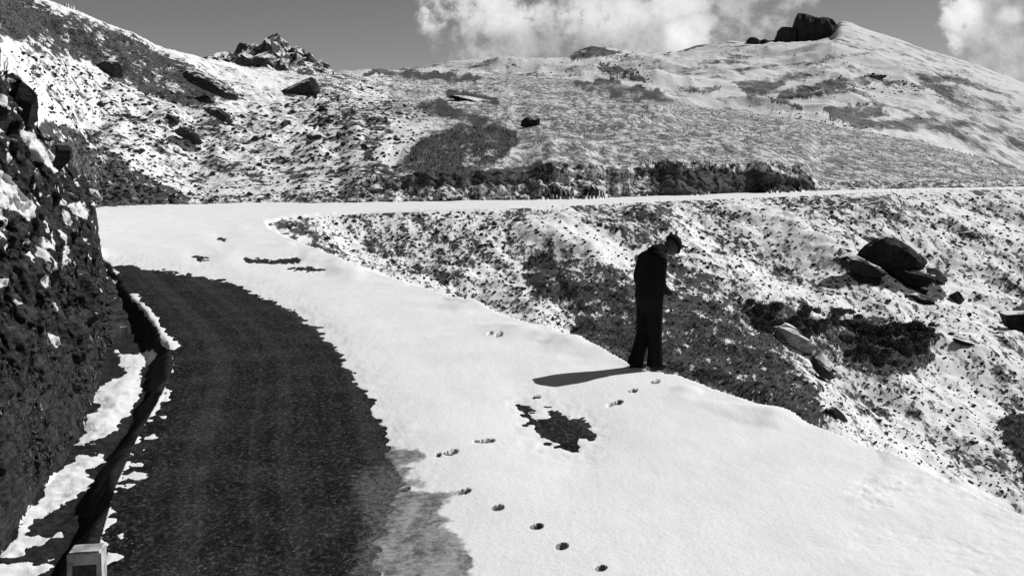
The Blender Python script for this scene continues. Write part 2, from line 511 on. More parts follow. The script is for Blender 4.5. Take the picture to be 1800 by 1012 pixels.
# ------------------------------------------------------------------ patches read on the slopes (bareness of snow, 0..1)
BARE = [
    ([(915, 465), (960, 458), (1030, 488), (1110, 508), (1240, 520), (1330, 560), (1370, 600), (1390, 640), (1440, 690), (1448, 752), (1380, 738), (1250, 692), (1130, 650), (1040, 612), (985, 577), (1010, 548), (960, 520), (925, 490)], .74, 16),
    ([(1000, 380), (1100, 362), (1180, 360), (1200, 400), (1150, 430), (1040, 400)], .5, 20),
    ([(1180, 540), (1250, 545), (1370, 530), (1450, 560), (1560, 560), (1645, 590), (1640, 640), (1560, 665), (1470, 640), (1420, 600), (1300, 590)], .60, 14),
    ([(1470, 590), (1560, 570), (1625, 590), (1640, 625), (1560, 660), (1480, 635)], .92, 10),
    ([(1755, 740), (1800, 722), (1960, 720), (1960, 890), (1800, 880), (1790, 800), (1765, 780)], .95, 6),
    ([(1775, 562), (1800, 528), (1960, 520), (1960, 640), (1800, 584)], .97, 6),
    ([(708, 280), (735, 245), (790, 228), (815, 215), (850, 222), (870, 212), (905, 232), (915, 250), (890, 275), (865, 292), (830, 302), (760, 312), (712, 298)], .84, 9),
    ([(728, 182), (770, 172), (800, 190), (860, 212), (840, 222), (790, 208), (755, 202)], .85, 8),
    ([(785, 159), (870, 171), (876, 184), (790, 170)], 1.0, 4),
    ([(0, -60), (60, 0), (100, 20), (170, 38), (240, 68), (285, 96), (335, 122), (400, 150), (430, 172), (350, 190), (300, 176), (240, 150), (160, 110), (100, 98), (60, 66), (0, 66), (-90, 40), (-90, -60)], .70, 18),
    ([(160, 100), (215, 105), (215, 135), (175, 125)], 1.0, 4), ([(315, 125), (350, 128), (420, 160), (415, 178), (360, 160), (320, 143)], 1.0, 4),
    ([(165, 366), (332, 362), (325, 345), (280, 318), (230, 290), (160, 240), (90, 215), (60, 215), (110, 300), (160, 345)], .66, 14),
    ([(640, 124), (760, 127), (850, 137), (840, 143), (700, 136), (640, 131)], .85, 4),
    ([(985, 148), (1060, 140), (1160, 160), (1192, 182), (1110, 178), (1040, 165)], .72, 6),
    ([(940, 185), (1200, 186), (1440, 217), (1620, 254), (1800, 300), (1800, 328), (1440, 318), (1150, 288), (980, 282), (900, 240)], .47, 14),
    ([(610, 330), (640, 308), (700, 303), (760, 310), (870, 303), (980, 287), (1100, 290), (1200, 292), (1430, 314), (1438, 344), (1100, 354), (640, 360), (620, 350)], .44, 6),
    ([(1110, 292), (1300, 300), (1428, 314), (1432, 342), (1200, 350), (1130, 350), (1160, 330)], 1.0, 7),
    ([(700, 312), (830, 302), (970, 285), (985, 300), (960, 320), (900, 322), (720, 330)], .97, 6),
    ([(920, 382), (1000, 376), (1080, 425), (1130, 445), (1100, 475), (1000, 445)], .12, 14),
    ([(655, 275), (700, 215), (740, 215), (745, 235), (712, 275), (690, 300)], .12, 10),
    ([(1350, 352), (1420, 392), (1500, 465), (1480, 478), (1330, 385)], .16, 10),
    ([(1468, 446), (1520, 455), (1600, 490), (1690, 515), (1700, 536), (1600, 520), (1500, 496), (1476, 470)], .95, 8),
    ([(1640, 380), (1720, 400), (1800, 440), (1800, 400), (1700, 370)], .2, 12),
    ([(1680, 455), (1760, 520), (1730, 700), (1680, 690), (1640, 560)], .24, 25),
    ([(1000, 595), (1012, 548), (975, 575)], .05, 4),
    # mountain
    ([(1355, 178), (1400, 152), (1470, 140), (1540, 130), (1562, 136), (1500, 158), (1420, 172)], .62, 6),
    ([(1450, 190), (1540, 182), (1562, 200), (1500, 217), (1460, 208)], .78, 7),
    ([(1000, 103), (1018, 84), (1060, 78), (1092, 90), (1040, 102)], .8, 5),
    ([(1060, 108), (1110, 122), (1145, 150), (1100, 136), (1050, 118)], .7, 5),
    ([(1165, 92), (1215, 78), (1245, 74), (1240, 80), (1200, 90)], .9, 3),
    ([(1640, 150), (1800, 190), (1800, 215), (1650, 180)], .42, 12), ([(1480, 205), (1700, 210), (1800, 230), (1700, 235), (1500, 225)], .42, 8),
    ([(1290, 120), (1420, 108), (1530, 92), (1500, 104), (1380, 118), (1300, 130)], .5, 8), ([(1560, 118), (1700, 138), (1760, 160), (1640, 140)], .5, 8),
    ([(1290, 145), (1400, 128), (1480, 118), (1400, 140), (1320, 175)], .5, 10), ([(1210, 108), (1330, 95), (1320, 104), (1240, 116)], .48, 6), ([(1500, 140), (1640, 150), (1660, 156), (1560, 150)], .6, 5),
    ([(1540, 215), (1640, 205), (1660, 212), (1600, 222)], .6, 8), ([(1350, 165), (1420, 190), (1415, 196), (1350, 172)], .75, 4),
    ([(1180, 152), (1270, 150), (1265, 158), (1220, 162)], .6, 4),
]


def bareness(px, py, reg, z):
    b = np.where(reg == 1, .365, np.where(reg == 4, .45, np.where(reg == 5, .47, np.where(reg == 6, .27, .9))))
    b = np.where((reg == 5) & (px < 640), .29, b)
    b = np.where((reg == 5) & (px > 560) & (px < 1000) & (py < 240), .42, b)
    b = np.where((reg == 1) & (px > 466) & (px < 720) & (py < 480), .44, b)
    wx, wz = (px - CX) / F * z, z
    ca, sa = math.cos(R(35)), math.sin(R(35))
    dr = fbm2((wx * ca + wz * sa) * .55, (-wx * sa + wz * ca) * .16, 4, 211, .6)
    b = b + np.where(reg == 1, dr * .26, 0) + np.where(reg == 5, fbm2(wx * .16, wz * .12, 4, 213, .6) * .16, 0) + np.where(reg == 6, fbm2(wx * .012, wz * .012, 4, 215, .6) * .22, 0)
    jx = px + 12 * fbm2(px * .03, py * .05, 3, 201)
    jy = py + 7 * fbm2(px * .03 + 40, py * .05, 3, 205)
    jx = jx + 7 * fbm2(px * .12, py * .16, 3, 221, .6)
    jy = jy + 5 * fbm2(px * .12 + 9, py * .16, 3, 225, .6)
    for poly, v, f in BARE:
        s = sdf(jx, jy, poly, 30)
        w = sm(-f * .5, f * .5, s)
        b = b + (v - b) * w
    b = b + np.where(b > .6, .42 * fbm2(px * .05, py * .09, 4, 231, .62) - .03, 0) * (reg != 4)
    return b


bare = np.where(PYg < 1100, bareness(PXg, PYg, REG, Zg), .5)

# ------------------------------------------------------------------ snow lying on the road (thickness follows traced plan, positive = snow)
ASPH = [(178, 462), (215, 464), (260, 472), (330, 480), (400, 492), (440, 512), (490, 532), (530, 556), (565, 582), (590, 610), (608, 640), (632, 672), (655, 706), (676, 760), (692, 800), (706, 850), (694, 900), (672, 960), (658, 1020), (640, 1250),
        (-60, 1250), (60, 1012), (172, 962), (200, 860), (240, 770), (288, 690), (300, 640), (286, 590), (252, 540), (222, 505), (195, 480), (172, 475)]
SNOWS = [
    [(225, 513), (245, 524), (270, 548), (286, 572), (298, 590), (316, 610), (305, 622), (288, 606), (274, 580), (255, 556), (235, 532)],
    [(205, 618), (222, 622), (245, 622), (270, 616), (272, 625), (252, 645), (248, 668), (247, 690), (230, 722), (205, 745), (196, 762), (180, 775), (140, 785), (128, 782), (150, 760), (146, 740), (180, 712), (158, 700), (185, 672), (225, 655), (210, 640)],
    [(182, 800), (186, 812), (150, 826), (168, 846), (140, 868), (100, 888), (60, 912), (45, 945), (42, 975), (5, 975), (20, 945), (40, 905), (70, 872), (85, 838), (100, 825), (135, 802)],
    [(40, 950), (60, 944), (105, 936), (110, 945), (60, 958), (42, 962)],
    [(-60, 1000), (20, 992), (60, 990), (100, 985), (75, 1005), (20, 1030), (-60, 1050)],
    [(218, 836), (236, 827), (264, 836), (240, 846), (215, 843)], [(205, 852), (238, 850), (236, 858), (226, 866)],
    [(255, 770), (268, 758), (280, 762), (270, 775)], [(247, 788), (256, 785), (259, 793), (250, 795)], [(232, 816), (245, 811), (250, 816)],
    [(290, 690), (300, 688), (298, 706), (288, 708)], [(278, 733), (290, 731), (288, 738)], [(276, 744), (288, 742), (284, 750)],
    [(190, 968), (212, 978), (190, 990)], [(203, 938), (214, 937), (213, 946)], [(198, 470), (212, 478), (205, 484), (196, 478)], [(192, 490), (206, 492), (204, 500), (194, 498)],
]
HOLES = [
    [(916, 716), (930, 722), (950, 735), (975, 738), (955, 722), (968, 714), (985, 722), (998, 732), (1022, 742), (1042, 764), (1018, 778), (1028, 790), (1008, 794), (975, 782), (945, 768), (938, 752), (925, 742)],
    [(432, 455), (470, 459), (522, 456), (524, 461), (470, 462), (440, 460)], [(508, 471), (540, 470), (566, 475), (535, 476)], [(340, 453), (365, 455), (352, 458)],
    [(385, 420), (396, 421), (391, 423)],
]
PRINTS = [(815, 873, 13, 4), (875, 903, 11, 5), (944, 936, 12, 5), (988, 971, 11, 6), (1057, 1010, 10, 5), (770, 806, 6, 3), (793, 803, 13, 4.0), (855, 782, 15, 3.5), (836, 784, 5, 2), (1072, 718, 5, 2), (1086, 714, 10, 3.5),
          (1113, 695, 9, 2.5), (1152, 679, 8, 3.5), (862, 593, 5, 2), (877, 596, 6, 2.5), (942, 700, 8, 2.5), (712, 861, 10, 3)]
mpp = Zg / F
nr = fbm2(Xg * 2.2, Yg * 2.2, 5, 301, .62)
nf = fbm2(Xg * 9, Yg * 9, 3, 311, .6)
nearm = (Zg < 75) & (PYg < 1350)
T = np.full(Xg.shape, -.2)
pxn, pyn, mp = PXg[nearm], PYg[nearm], mpp[nearm]
onroad = (REG[nearm] == 0)
xw, yw = Xg[nearm], Yg[nearm]
lipd = seg_dist(xw, yw, GN)
lipf = seg_dist(xw, yw, GF)
over = np.where(REG[nearm] == 1, -np.minimum(lipd, lipf), .6)
over = np.where((REG[nearm] == 4) | (REG[nearm] == 5), -.3, over)
over = over - sm(1440, 1520, pxn) * .25 * (.5 + 2 * nr[nearm])
over = np.where((REG[nearm] == 3) | (REG[nearm] == 2), -.5, over)
sa = -sdf(pxn, pyn, ASPH, 400) * mp
t1 = np.minimum(sa * 1.0 + (nr[nearm] * .085 + nf[nearm] * .075) * sm(.7, .12, sa) + .02, over + .10 + nf[nearm] * .12)
for hp in HOLES:
    sh_ = -sdf(pxn, pyn, hp, 300) * mp
    t1 = np.minimum(t1, sh_ + (nr[nearm] * .06 + nf[nearm] * .09) * sm(.3, .06, sh_) - .012)
ts_ = np.full(t1.shape, -.3)
for sp in SNOWS:
    ts_ = np.maximum(ts_, sdf(pxn, pyn, sp, 30) * mp)
t2 = ts_ * 1.2 + nr[nearm] * .06 + nf[nearm] * .05
t = np.maximum(t1, np.where(REG[nearm] == 1, -.3, t2))
th = np.where(t > 0, .030 * (1 - np.exp(-np.maximum(t, 0) / .30)), np.maximum(t * .5, -.06))
prt = np.zeros(th.shape)
for (a, b, rx, ry_) in PRINTS:
    q = ((pxn - a) / (rx * .85)) ** 2 + ((pyn - b - .12 * (a - pxn)) / (ry_ * .85)) ** 2
    qq = q + .35 * nf[nearm]
    th = th * sm(.95, 1.25, qq) - .035 * sm(1.2, .9, qq)
    prt = np.maximum(prt, sm(2.0, 1.5, qq))
T[nearm] = th
Usn = fbm2(Xg * .5, Yg * .35, 3, 321) * .08 + fbm2(Xg * 1.4, Yg * 1.1, 3, 331) * .014
PR = np.zeros(Xg.shape)
PR[nearm] = prt
Usn = np.maximum(Usn, -.025) + .02
LD = np.full(Xg.shape, 9.0)
LD[nearm] = seg_dist(Xg[nearm], Yg[nearm], GN)
snowH = Hg + T + sm(0, .03, T) * (.008 + Usn * .5 + sm(1.3, .1, LD) * np.maximum(fbm2(Xg * 1.1, Yg * .8, 3, 325), -.05) * .16)
slush = sm(-60, 30, sdf(PXg, PYg, [(655, 790), (700, 830), (745, 885), (780, 935), (815, 1012), (860, 1150), (640, 1150), (660, 1000), (690, 900)], 80) + nr * 60) * (Zg < 12)
slush = np.maximum(slush, PR)


# ------------------------------------------------------------------ materials
def new_mat(name):
    m = bpy.data.materials.new(name)
    m.use_nodes = True
    nt = m.node_tree
    nt.nodes.clear()
    b = NB(nt)
    bs = b.n('ShaderNodeBsdfPrincipled')
    out = b.n('ShaderNodeOutputMaterial')
    nt.links.new(bs.outputs[0], out.inputs[0])
    geo = b.n('ShaderNodeNewGeometry')
    return m, b, bs, geo


def attr(b, name):
    return b.n('ShaderNodeAttribute', attribute_name=name).outputs['Fac']


def mat_slope(name, sc, sc2, stretch, snow, dk0, dk1, rot=0.0, bdist=.1, soft=.035, heath=1.0):
    """patchy snow over dark turf and scree; the attribute 'bare' says how much ground shows"""
    m, b, bs, geo = new_mat(name)
    pos = b.mapping(geo.outputs['Position'], rot=(0, 0, rot), scl=stretch)
    n1 = b.noise(pos, sc, 6.0, .62)
    n2 = b.noise(pos, sc2, 5.0, .6, .2)
    n0 = b.noise(geo.outputs['Position'], sc * .16, 3.0, .5)
    N = b.add(b.add(b.mul(n1, .5), b.mul(n2, .34)), b.mul(n0, .16))
    br = attr(b, 'bare')
    T_ = b.sub(.66, b.mul(br, .36))
    f = b.ss(b.sub(N, T_), -soft, soft)
    v = b.noise(pos, sc * 5, 4.0, .65)
    v2 = b.noise(geo.outputs['Position'], sc * .7, 3.0)
    dark = b.mul(b.mix(b.ss(b.add(b.mul(v, .7), b.mul(v2, .3)), .36, .66), dk0, dk1), b.ss(br, .52, .75, 1.0, heath))
    sn = b.mul(b.ss(b.noise(geo.outputs['Position'], sc * .4, 5.0), .3, .7, .93, 1.0), snow)
    b.put(bs.inputs['Base Color'], b.grey(b.mix(f, sn, dark)))
    bs.inputs['Roughness'].default_value = .85
    bs.inputs['Specular IOR Level'].default_value = .12
    hgt = b.add(b.mul(f, .6), b.mul(v, b.mix(f, .25, 1.0)))
    hgt = b.add(hgt, b.mul(n2, .5))
    b.put(bs.inputs['Normal'], b.bump(hgt, .55, bdist * .6))
    return m


M_gully = mat_slope('snowy scree', 2.4, 6.5, (1, .42, 1), .86, .022, .12, R(35), .10)
M_bank = mat_slope('cut bank turf', 2.0, 5.5, (1.2, .8, 1.0), .84, .025, .15, 0, .12)
M_left = mat_slope('stony hillside', 1.1, 3.2, (.8, 1.0, 1.2), .86, .025, .13, R(-30), .2)
M_hill = mat_slope('grassy hillside', 1.5, 3.8, (1, .42, 1), .70, .08, .28, R(8), .22, .06, .4)
M_mtn = mat_slope('snow mountain', .05, .16, (1, .7, 1), .70, .05, .20, R(10), 2.2, .065)


def mat_snow():
    m, b, bs, geo = new_mat('road snow')
    P = geo.outputs['Position']
    sl = attr(b, 'slush')
    n = b.noise(P, 1.3, 6.0, .6)
    n2 = b.noise(b.mapping(P, rot=(0, 0, R(28)), scl=(1, .35, 1)), 4.0, 6.0, .62)
    gr = b.noise(P, 55.0, 4.0, .75)
    base = b.mul(b.mix(b.ss(n, .3, .72), .88, .82), b.ss(gr, .25, .75, .90, 1.07))
    slc = b.mix(b.ss(b.add(b.mul(n2, .5), b.mul(b.noise(P, 16.0, 6.0, .7), .5)), .36, .62), .08, .40)
    f = b.ss(b.add(sl, b.mul(b.sub(n2, .5), 1.1)), .30, .62)
    crack = b.voro(b.add_vec(P, n2) if False else P, .6, 'DISTANCE_TO_EDGE')
    b.put(bs.inputs['Base Color'], b.grey(b.mix(f, base, slc)))
    bs.inputs['Roughness'].default_value = .7
    bs.inputs['Specular IOR Level'].default_value = .15
    h = b.add(b.mul(n2, .5), b.mul(b.noise(P, 24.0, 4.0, .65), .3))
    h = b.add(h, b.mul(n, .6))
    h = b.add(h, b.mul(b.noise(b.mapping(P, rot=(0, 0, R(-20)), scl=(1, .3, 1)), 2.2, 5.0, .55), .9))
    b.put(bs.inputs['Normal'], b.bump(h, .5, .035))
    return m


M_snow = mat_snow()


def mat_asphalt():
    m, b, bs, geo = new_mat('worn asphalt')
    P = geo.outputs['Position']
    along = attr(b, 'across')
    n = b.noise(P, 1.2, 5.0, .6)
    g = b.noise(P, 38.0, 4.0, .7)
    g2 = b.noise(b.mapping(P, rot=(0, 0, R(20)), scl=(1, .4, 1)), 7.0, 5.0, .65)
    st = b.voro(P, 16.0)
    spk = b.mul(b.ss(st, .20, .08), b.ss(b.noise(P, 3.1, 3.0), .48, .58))
    comb = b.n('ShaderNodeCombineXYZ')
    b.put(comb.inputs[0], b.mul(along, 2.6))
    track = b.noise(comb.outputs[0], 1.0, 3.0, .6)
    g3 = b.noise(b.mapping(P, rot=(0, 0, R(12)), scl=(1, .6, 1)), 22.0, 5.0, .75)
    v = b.mul(b.ss(b.add(b.mul(g, .5), b.mul(g3, .5)), .43, .60), b.mix(b.ss(g2, .35, .65), .016, .062))
    v = b.add(v, b.mul(b.ss(n, .42, .66), .016))
    v = b.add(v, b.mul(b.ss(track, .45, .62), .020))
    v = b.add(v, b.mul(b.ss(g3, .53, .64), .05))
    v = b.add(b.add(v, .002), b.mul(spk, .16))
    wet = b.ss(b.add(attr(b, 'slush'), b.mul(b.sub(b.noise(P, 9.0, 6.0, .7), .5), 1.6)), .45, .9)
    v = b.mix(wet, v, b.ss(g3, .3, .7, .05, .22))
    b.put(bs.inputs['Base Color'], b.grey(v))
    bs.inputs['Roughness'].default_value = .9
    bs.inputs['Specular IOR Level'].default_value = .06
    b.put(bs.inputs['Normal'], b.bump(b.add(g, b.mul(g3, 1.2)), .9, .04))
    return m


M_road = mat_asphalt()


def mat_rock(name, dk0, dk1, snow_amt=.5, sc=3.0, bd=.08, painted=False, nzmin=.55):
    m, b, bs, geo = new_mat(name)
    P = geo.outputs['Position']
    n = b.noise(P, sc, 7.0, .65)
    n2 = b.noise(b.mapping(P, rot=(.5, .3, .4), scl=(1, 1, 3)), sc * 3, 5.0, .65)
    v = b.mix(b.ss(b.add(b.mul(n, .5), b.mul(n2, .5)), .35, .68), dk0, dk1)
    s3 = b.n('ShaderNodeSeparateXYZ')
    b.put(s3.inputs[0], geo.outputs['Normal'])
    up = s3.outputs[2]
    f = b.ss(b.add(up, b.mul(b.sub(b.noise(P, sc * .8, 6.0, .6), .5), 1.3)), nzmin + .38 - .3 * snow_amt, nzmin + .5 - .3 * snow_amt)
    if painted:
        f = b.m('MAXIMUM', b.mul(f, attr(b, 'ledge')), b.ss(b.add(attr(b, 'snowy'), b.mul(b.sub(n2, .5), .5)), .42, .58))
    b.put(bs.inputs['Base Color'], b.grey(b.mix(f, v, .78)))
    bs.inputs['Roughness'].default_value = .85
    bs.inputs['Specular IOR Level'].default_value = .15
    h = b.add(n, b.mul(n2, .45))
    if painted:
        lay = b.noise(b.mapping(P, rot=(.25, .5, 0), scl=(.7, .7, 5)), 3.2, 6.0, .7)
        h = b.add(h, b.mul(lay, 1.4))
    b.put(bs.inputs['Normal'], b.bump(b.add(b.mul(h, b.mix(f, 1.0, .3)), b.mul(f, .3)), .9, bd))
    return m


M_cliff = mat_rock('dark cut rock', .005, .10, .2, 3.0, .12, True, .62)
M_ditch = mat_rock('ditch earth', .006, .04, 0, 6.0, .05, False, 2.0)
M_rock = mat_rock('dark slate', .012, .07, .7, 3.0, .05)
M_bould = mat_rock('black boulder', .006, .045, .45, 1.6, .08, False, .66)
M_stone = mat_rock('scree stone', .014, .06, .1, 6.0, .02, False, .75)
M_clod = mat_rock('earth clod', .01, .09, 0, 5.0, .03, False, 2.0)
M_slab = mat_rock('pale layered slab', .12, .55, .75, 2.4, .05)
M_crag = mat_rock('summit rock', .022, .06, 0, .11, 1.2, False, 2.0)
M_outc = mat_rock('outcrop rock', .03, .15, 1.05, .8, .3, False, .50)


def plain(name, v, rough=.8, nz=0, sc=20., bd=.01, spec=.2):
    m, b, bs, geo = new_mat(name)
    n = b.noise(geo.outputs['Position'], sc, 6.0, .6)
    b.put(bs.inputs['Base Color'], b.grey(b.mul(b.ss(n, .3, .7, 1 - nz, 1 + nz), v)))
    bs.inputs['Roughness'].default_value = rough
    bs.inputs['Specular IOR Level'].default_value = spec
    b.put(bs.inputs['Normal'], b.bump(n, .4, bd))
    return m


M_grass = plain('dry grass', .20, .9, .6, 3.0)
M_shrub = plain('dark heath leaves', .075, .9, .7, 5.0)


# ------------------------------------------------------------------ object helpers
def tag(o, label=None, cat=None, group=None, kind=None):
    for k, v in (('label', label), ('category', cat), ('group', group), ('kind', kind)):
        if v:
            o[k] = v
    return o


def mesh_obj(name, verts, faces, mat, parent=None, smooth=True, attrs=None, loc=None):
    me = bpy.data.meshes.new(name)
    verts = np.asarray(verts, np.float32)
    faces = np.asarray(faces, np.int32)
    nv, nf_, k = len(verts), len(faces), faces.shape[1]
    me.vertices.add(nv)
    me.vertices.foreach_set('co', verts.ravel())
    me.loops.add(nf_ * k)
    me.loops.foreach_set('vertex_index', faces.ravel())
    me.polygons.add(nf_)
    me.polygons.foreach_set('loop_start', np.arange(nf_, dtype=np.int32) * k)
    me.polygons.foreach_set('loop_total', np.full(nf_, k, np.int32))
    me.polygons.foreach_set('use_smooth', np.full(nf_, smooth, bool))
    me.update(calc_edges=True)
    me.materials.append(mat)
    for an, av in (attrs or {}).items():
        a = me.attributes.new(an, 'FLOAT', 'POINT')
        a.data.foreach_set('value', np.asarray(av, np.float32))
    o = bpy.data.objects.new(name, me)
    if loc is not None:
        o.location = loc
    col.objects.link(o)
    if parent is not None:
        o.parent = parent
    return o


def bm_obj(name, bm, mat, parent=None, smooth=True, loc=None):
    me = bpy.data.meshes.new(name)
    for f in bm.faces:
        f.smooth = smooth
    bm.to_mesh(me)
    bm.free()
    me.materials.append(mat)
    o = bpy.data.objects.new(name, me)
    if loc is not None:
        o.location = loc
    col.objects.link(o)
    if parent is not None:
        o.parent = parent
    return o


# ------------------------------------------------------------------ ground pieces cut from the one grid
ii, jj = np.meshgrid(np.arange(NC - 1), np.arange(NR - 1), indexing='ij')
v00 = ii * NR + jj
quads = np.stack([v00, v00 + NR, v00 + NR + 1, v00 + 1], axis=-1).reshape(-1, 4)
regf = REG[:-1, :-1].ravel().copy()
rmax = np.maximum.reduce([REG[:-1, :-1], REG[1:, :-1], REG[1:, 1:], REG[:-1, 1:]]).ravel()
regf = np.where((regf == 0) & (rmax == 3), 3, regf)
pxf = PXg[:-1, :-1].ravel()
V = np.stack([Xg, Yg, Hg], -1).reshape(-1, 3)
zfar = Zg[:-1, :-1].ravel()


def piece(name, sel, mat, Vv=V, **at):
    f = quads[sel]
    u, inv = np.unique(f.ravel(), return_inverse=True)
    return mesh_obj(name, Vv[u], inv.reshape(-1, 4), mat, attrs={k: a.ravel()[u] for k, a in at.items()})


dE = seg_dist(Xg[nearm], Yg[nearm], EP)
across = np.zeros(Xg.shape)
across[nearm] = dE
wetr = sm(-75, 20, sdf(PXg, PYg, [(640, 850), (700, 830), (760, 900), (815, 1012), (860, 1150), (600, 1150), (640, 1000), (660, 930)], 120)) * (Zg < 14)
tag(piece('road', regf == 0, M_road, across=across, slush=wetr), kind='structure')
tag(piece('gully_slope', regf == 1, M_gully, bare=bare), kind='structure')
tag(piece('ditch', regf == 2, M_ditch), kind='structure')
CSNOW = [[(0, 300), (20, 310), (60, 360), (64, 385), (50, 388), (30, 372), (10, 365), (-20, 360), (-20, 290)], [(60, 425), (75, 416), (95, 430), (98, 440), (85, 436), (68, 440)], [(82, 440), (86, 440), (92, 478), (80, 475)], [(68, 495), (80, 480), (90, 490), (92, 505), (75, 505)],
         [(112, 425), (122, 440), (124, 472), (108, 474)], [(108, 365), (122, 372), (132, 392), (122, 400), (112, 388)], [(-10, 488), (14, 490), (12, 504), (-10, 506)], [(20, 528), (34, 522), (44, 532), (30, 536)],
         [(78, 520), (102, 532), (106, 545), (96, 546)], [(82, 578), (104, 592), (108, 606), (100, 612), (88, 596)], [(165, 545), (174, 548), (172, 558)], [(182, 548), (188, 550), (188, 556)], [(145, 422), (162, 414), (160, 420), (148, 426)],
         [(30, 230), (50, 228), (75, 250), (110, 300), (95, 305), (70, 280), (40, 250)], [(90, 262), (104, 280), (112, 296), (98, 292)], [(104, 497), (112, 498), (114, 512)], [(22, 645), (34, 648), (30, 656)], [(118, 360), (140, 352), (158, 372), (150, 382), (130, 376)],
         [(0, 160), (14, 170), (12, 190), (-10, 180)]]
sn_at = np.zeros(Xg.shape)
PYc = HY - (Hg - CH) * F / Yg
PXc = Xg / Yg * F + CX
mm = (REG == 3)
a_ = np.zeros(mm.sum())
for p in CSNOW:
    s = sdf(PXc[mm] + 4 * nr[mm], PYc[mm] + 4 * nf[mm], p, 30)
    a_ = np.maximum(a_, sm(-4, 4, s))
a_ = np.maximum(a_, sm(.46, .62, fbm3(Xg[mm] * 4.5, Yg[mm] * 4.5, Hg[mm] * 6, 3, 91, .6) + .5 * sm(560, 380, PYc[mm]) * .6) * sm(700, 560, PYc[mm]) * .9)
sn_at[mm] = a_
ledge = sm(460, 330, PYc) * sm(150, 120, PXc) * .9
tag(piece('cliff', regf == 3, M_cliff, snowy=sn_at, ledge=ledge), kind='structure')
tag(piece('road_bank', regf == 4, M_bank, bare=bare), kind='structure')
tag(piece('stony_hillside', (regf == 5) & (pxf < 690), M_left, bare=bare), kind='structure')
tag(piece('grassy_hillside', (regf == 5) & (pxf >= 690), M_hill, bare=bare), kind='structure')
tag(piece('mountain', regf == 6, M_mtn, bare=bare), kind='structure')
Vs = np.stack([Xg, Yg, snowH], -1).reshape(-1, 3)
tmax = np.maximum.reduce([T[:-1, :-1], T[1:, :-1], T[1:, 1:], T[:-1, 1:]]).ravel()
tag(piece('snow', (tmax > -.012) & (zfar < 74), M_snow, Vv=Vs, slush=slush), kind='structure')


def hit(px, py):
    """first ground point seen in that bearing at that height of view"""
    i = int(np.clip(np.searchsorted(pxs, px), 1, NC - 1))
    if abs(pxs[i - 1] - px) < abs(pxs[i] - px):
        i -= 1
    j = int(np.argmax(PYg[i] <= py))
    if PYg[i, j] > py:
        return Vector((0, 0, 0)), -1
    return Vector(((px - CX) / F * Zg[i, j], Zg[i, j], Hg[i, j])), int(REG[i, j])


def ground(x, z):
    h, r = height(np.array([x / z * F + CX]), np.array([z]))
    return float(h[0]), int(r[0])


# ------------------------------------------------------------------ rocks
def rock_bm(seed, dims, sub=3, cuts=9, rough=.06, tilt=(0, 0, 0), flat=.5):
    rnd = random.Random(seed)
    bm = bmesh.new()
    bmesh.ops.create_icosphere(bm, subdivisions=sub, radius=1.0)
    planes = []
    for i in range(cuts):
        n = Vector((rnd.gauss(0, 1), rnd.gauss(0, 1), rnd.gauss(0, .8))).normalized()
        planes.append((n, rnd.uniform(.34, .74)))
    rot = Matrix.Rotation(tilt[2], 3, 'Z') @ Matrix.Rotation(tilt[1], 3, 'Y') @ Matrix.Rotation(tilt[0], 3, 'X')
    co = np.array([v.co for v in bm.verts])
    for n, d in planes:
        n = np.array(n)
        k = co @ n - d
        co = co - np.outer(np.maximum(k, 0), n)
    nz = fbm3(co[:, 0] * 2.2 + seed, co[:, 1] * 2.2, co[:, 2] * 2.2, 4, seed, .6)
    co = co * (1 + rough * 2.2 * nz)[:, None]
    co = co / np.abs(co).max(axis=0)
    for v, c in zip(bm.verts, co):
        p = Vector((c[0] * dims[0] / 2, c[1] * dims[1] / 2, c[2] * dims[2] / 2))
        v.co = rot @ p
    return bm


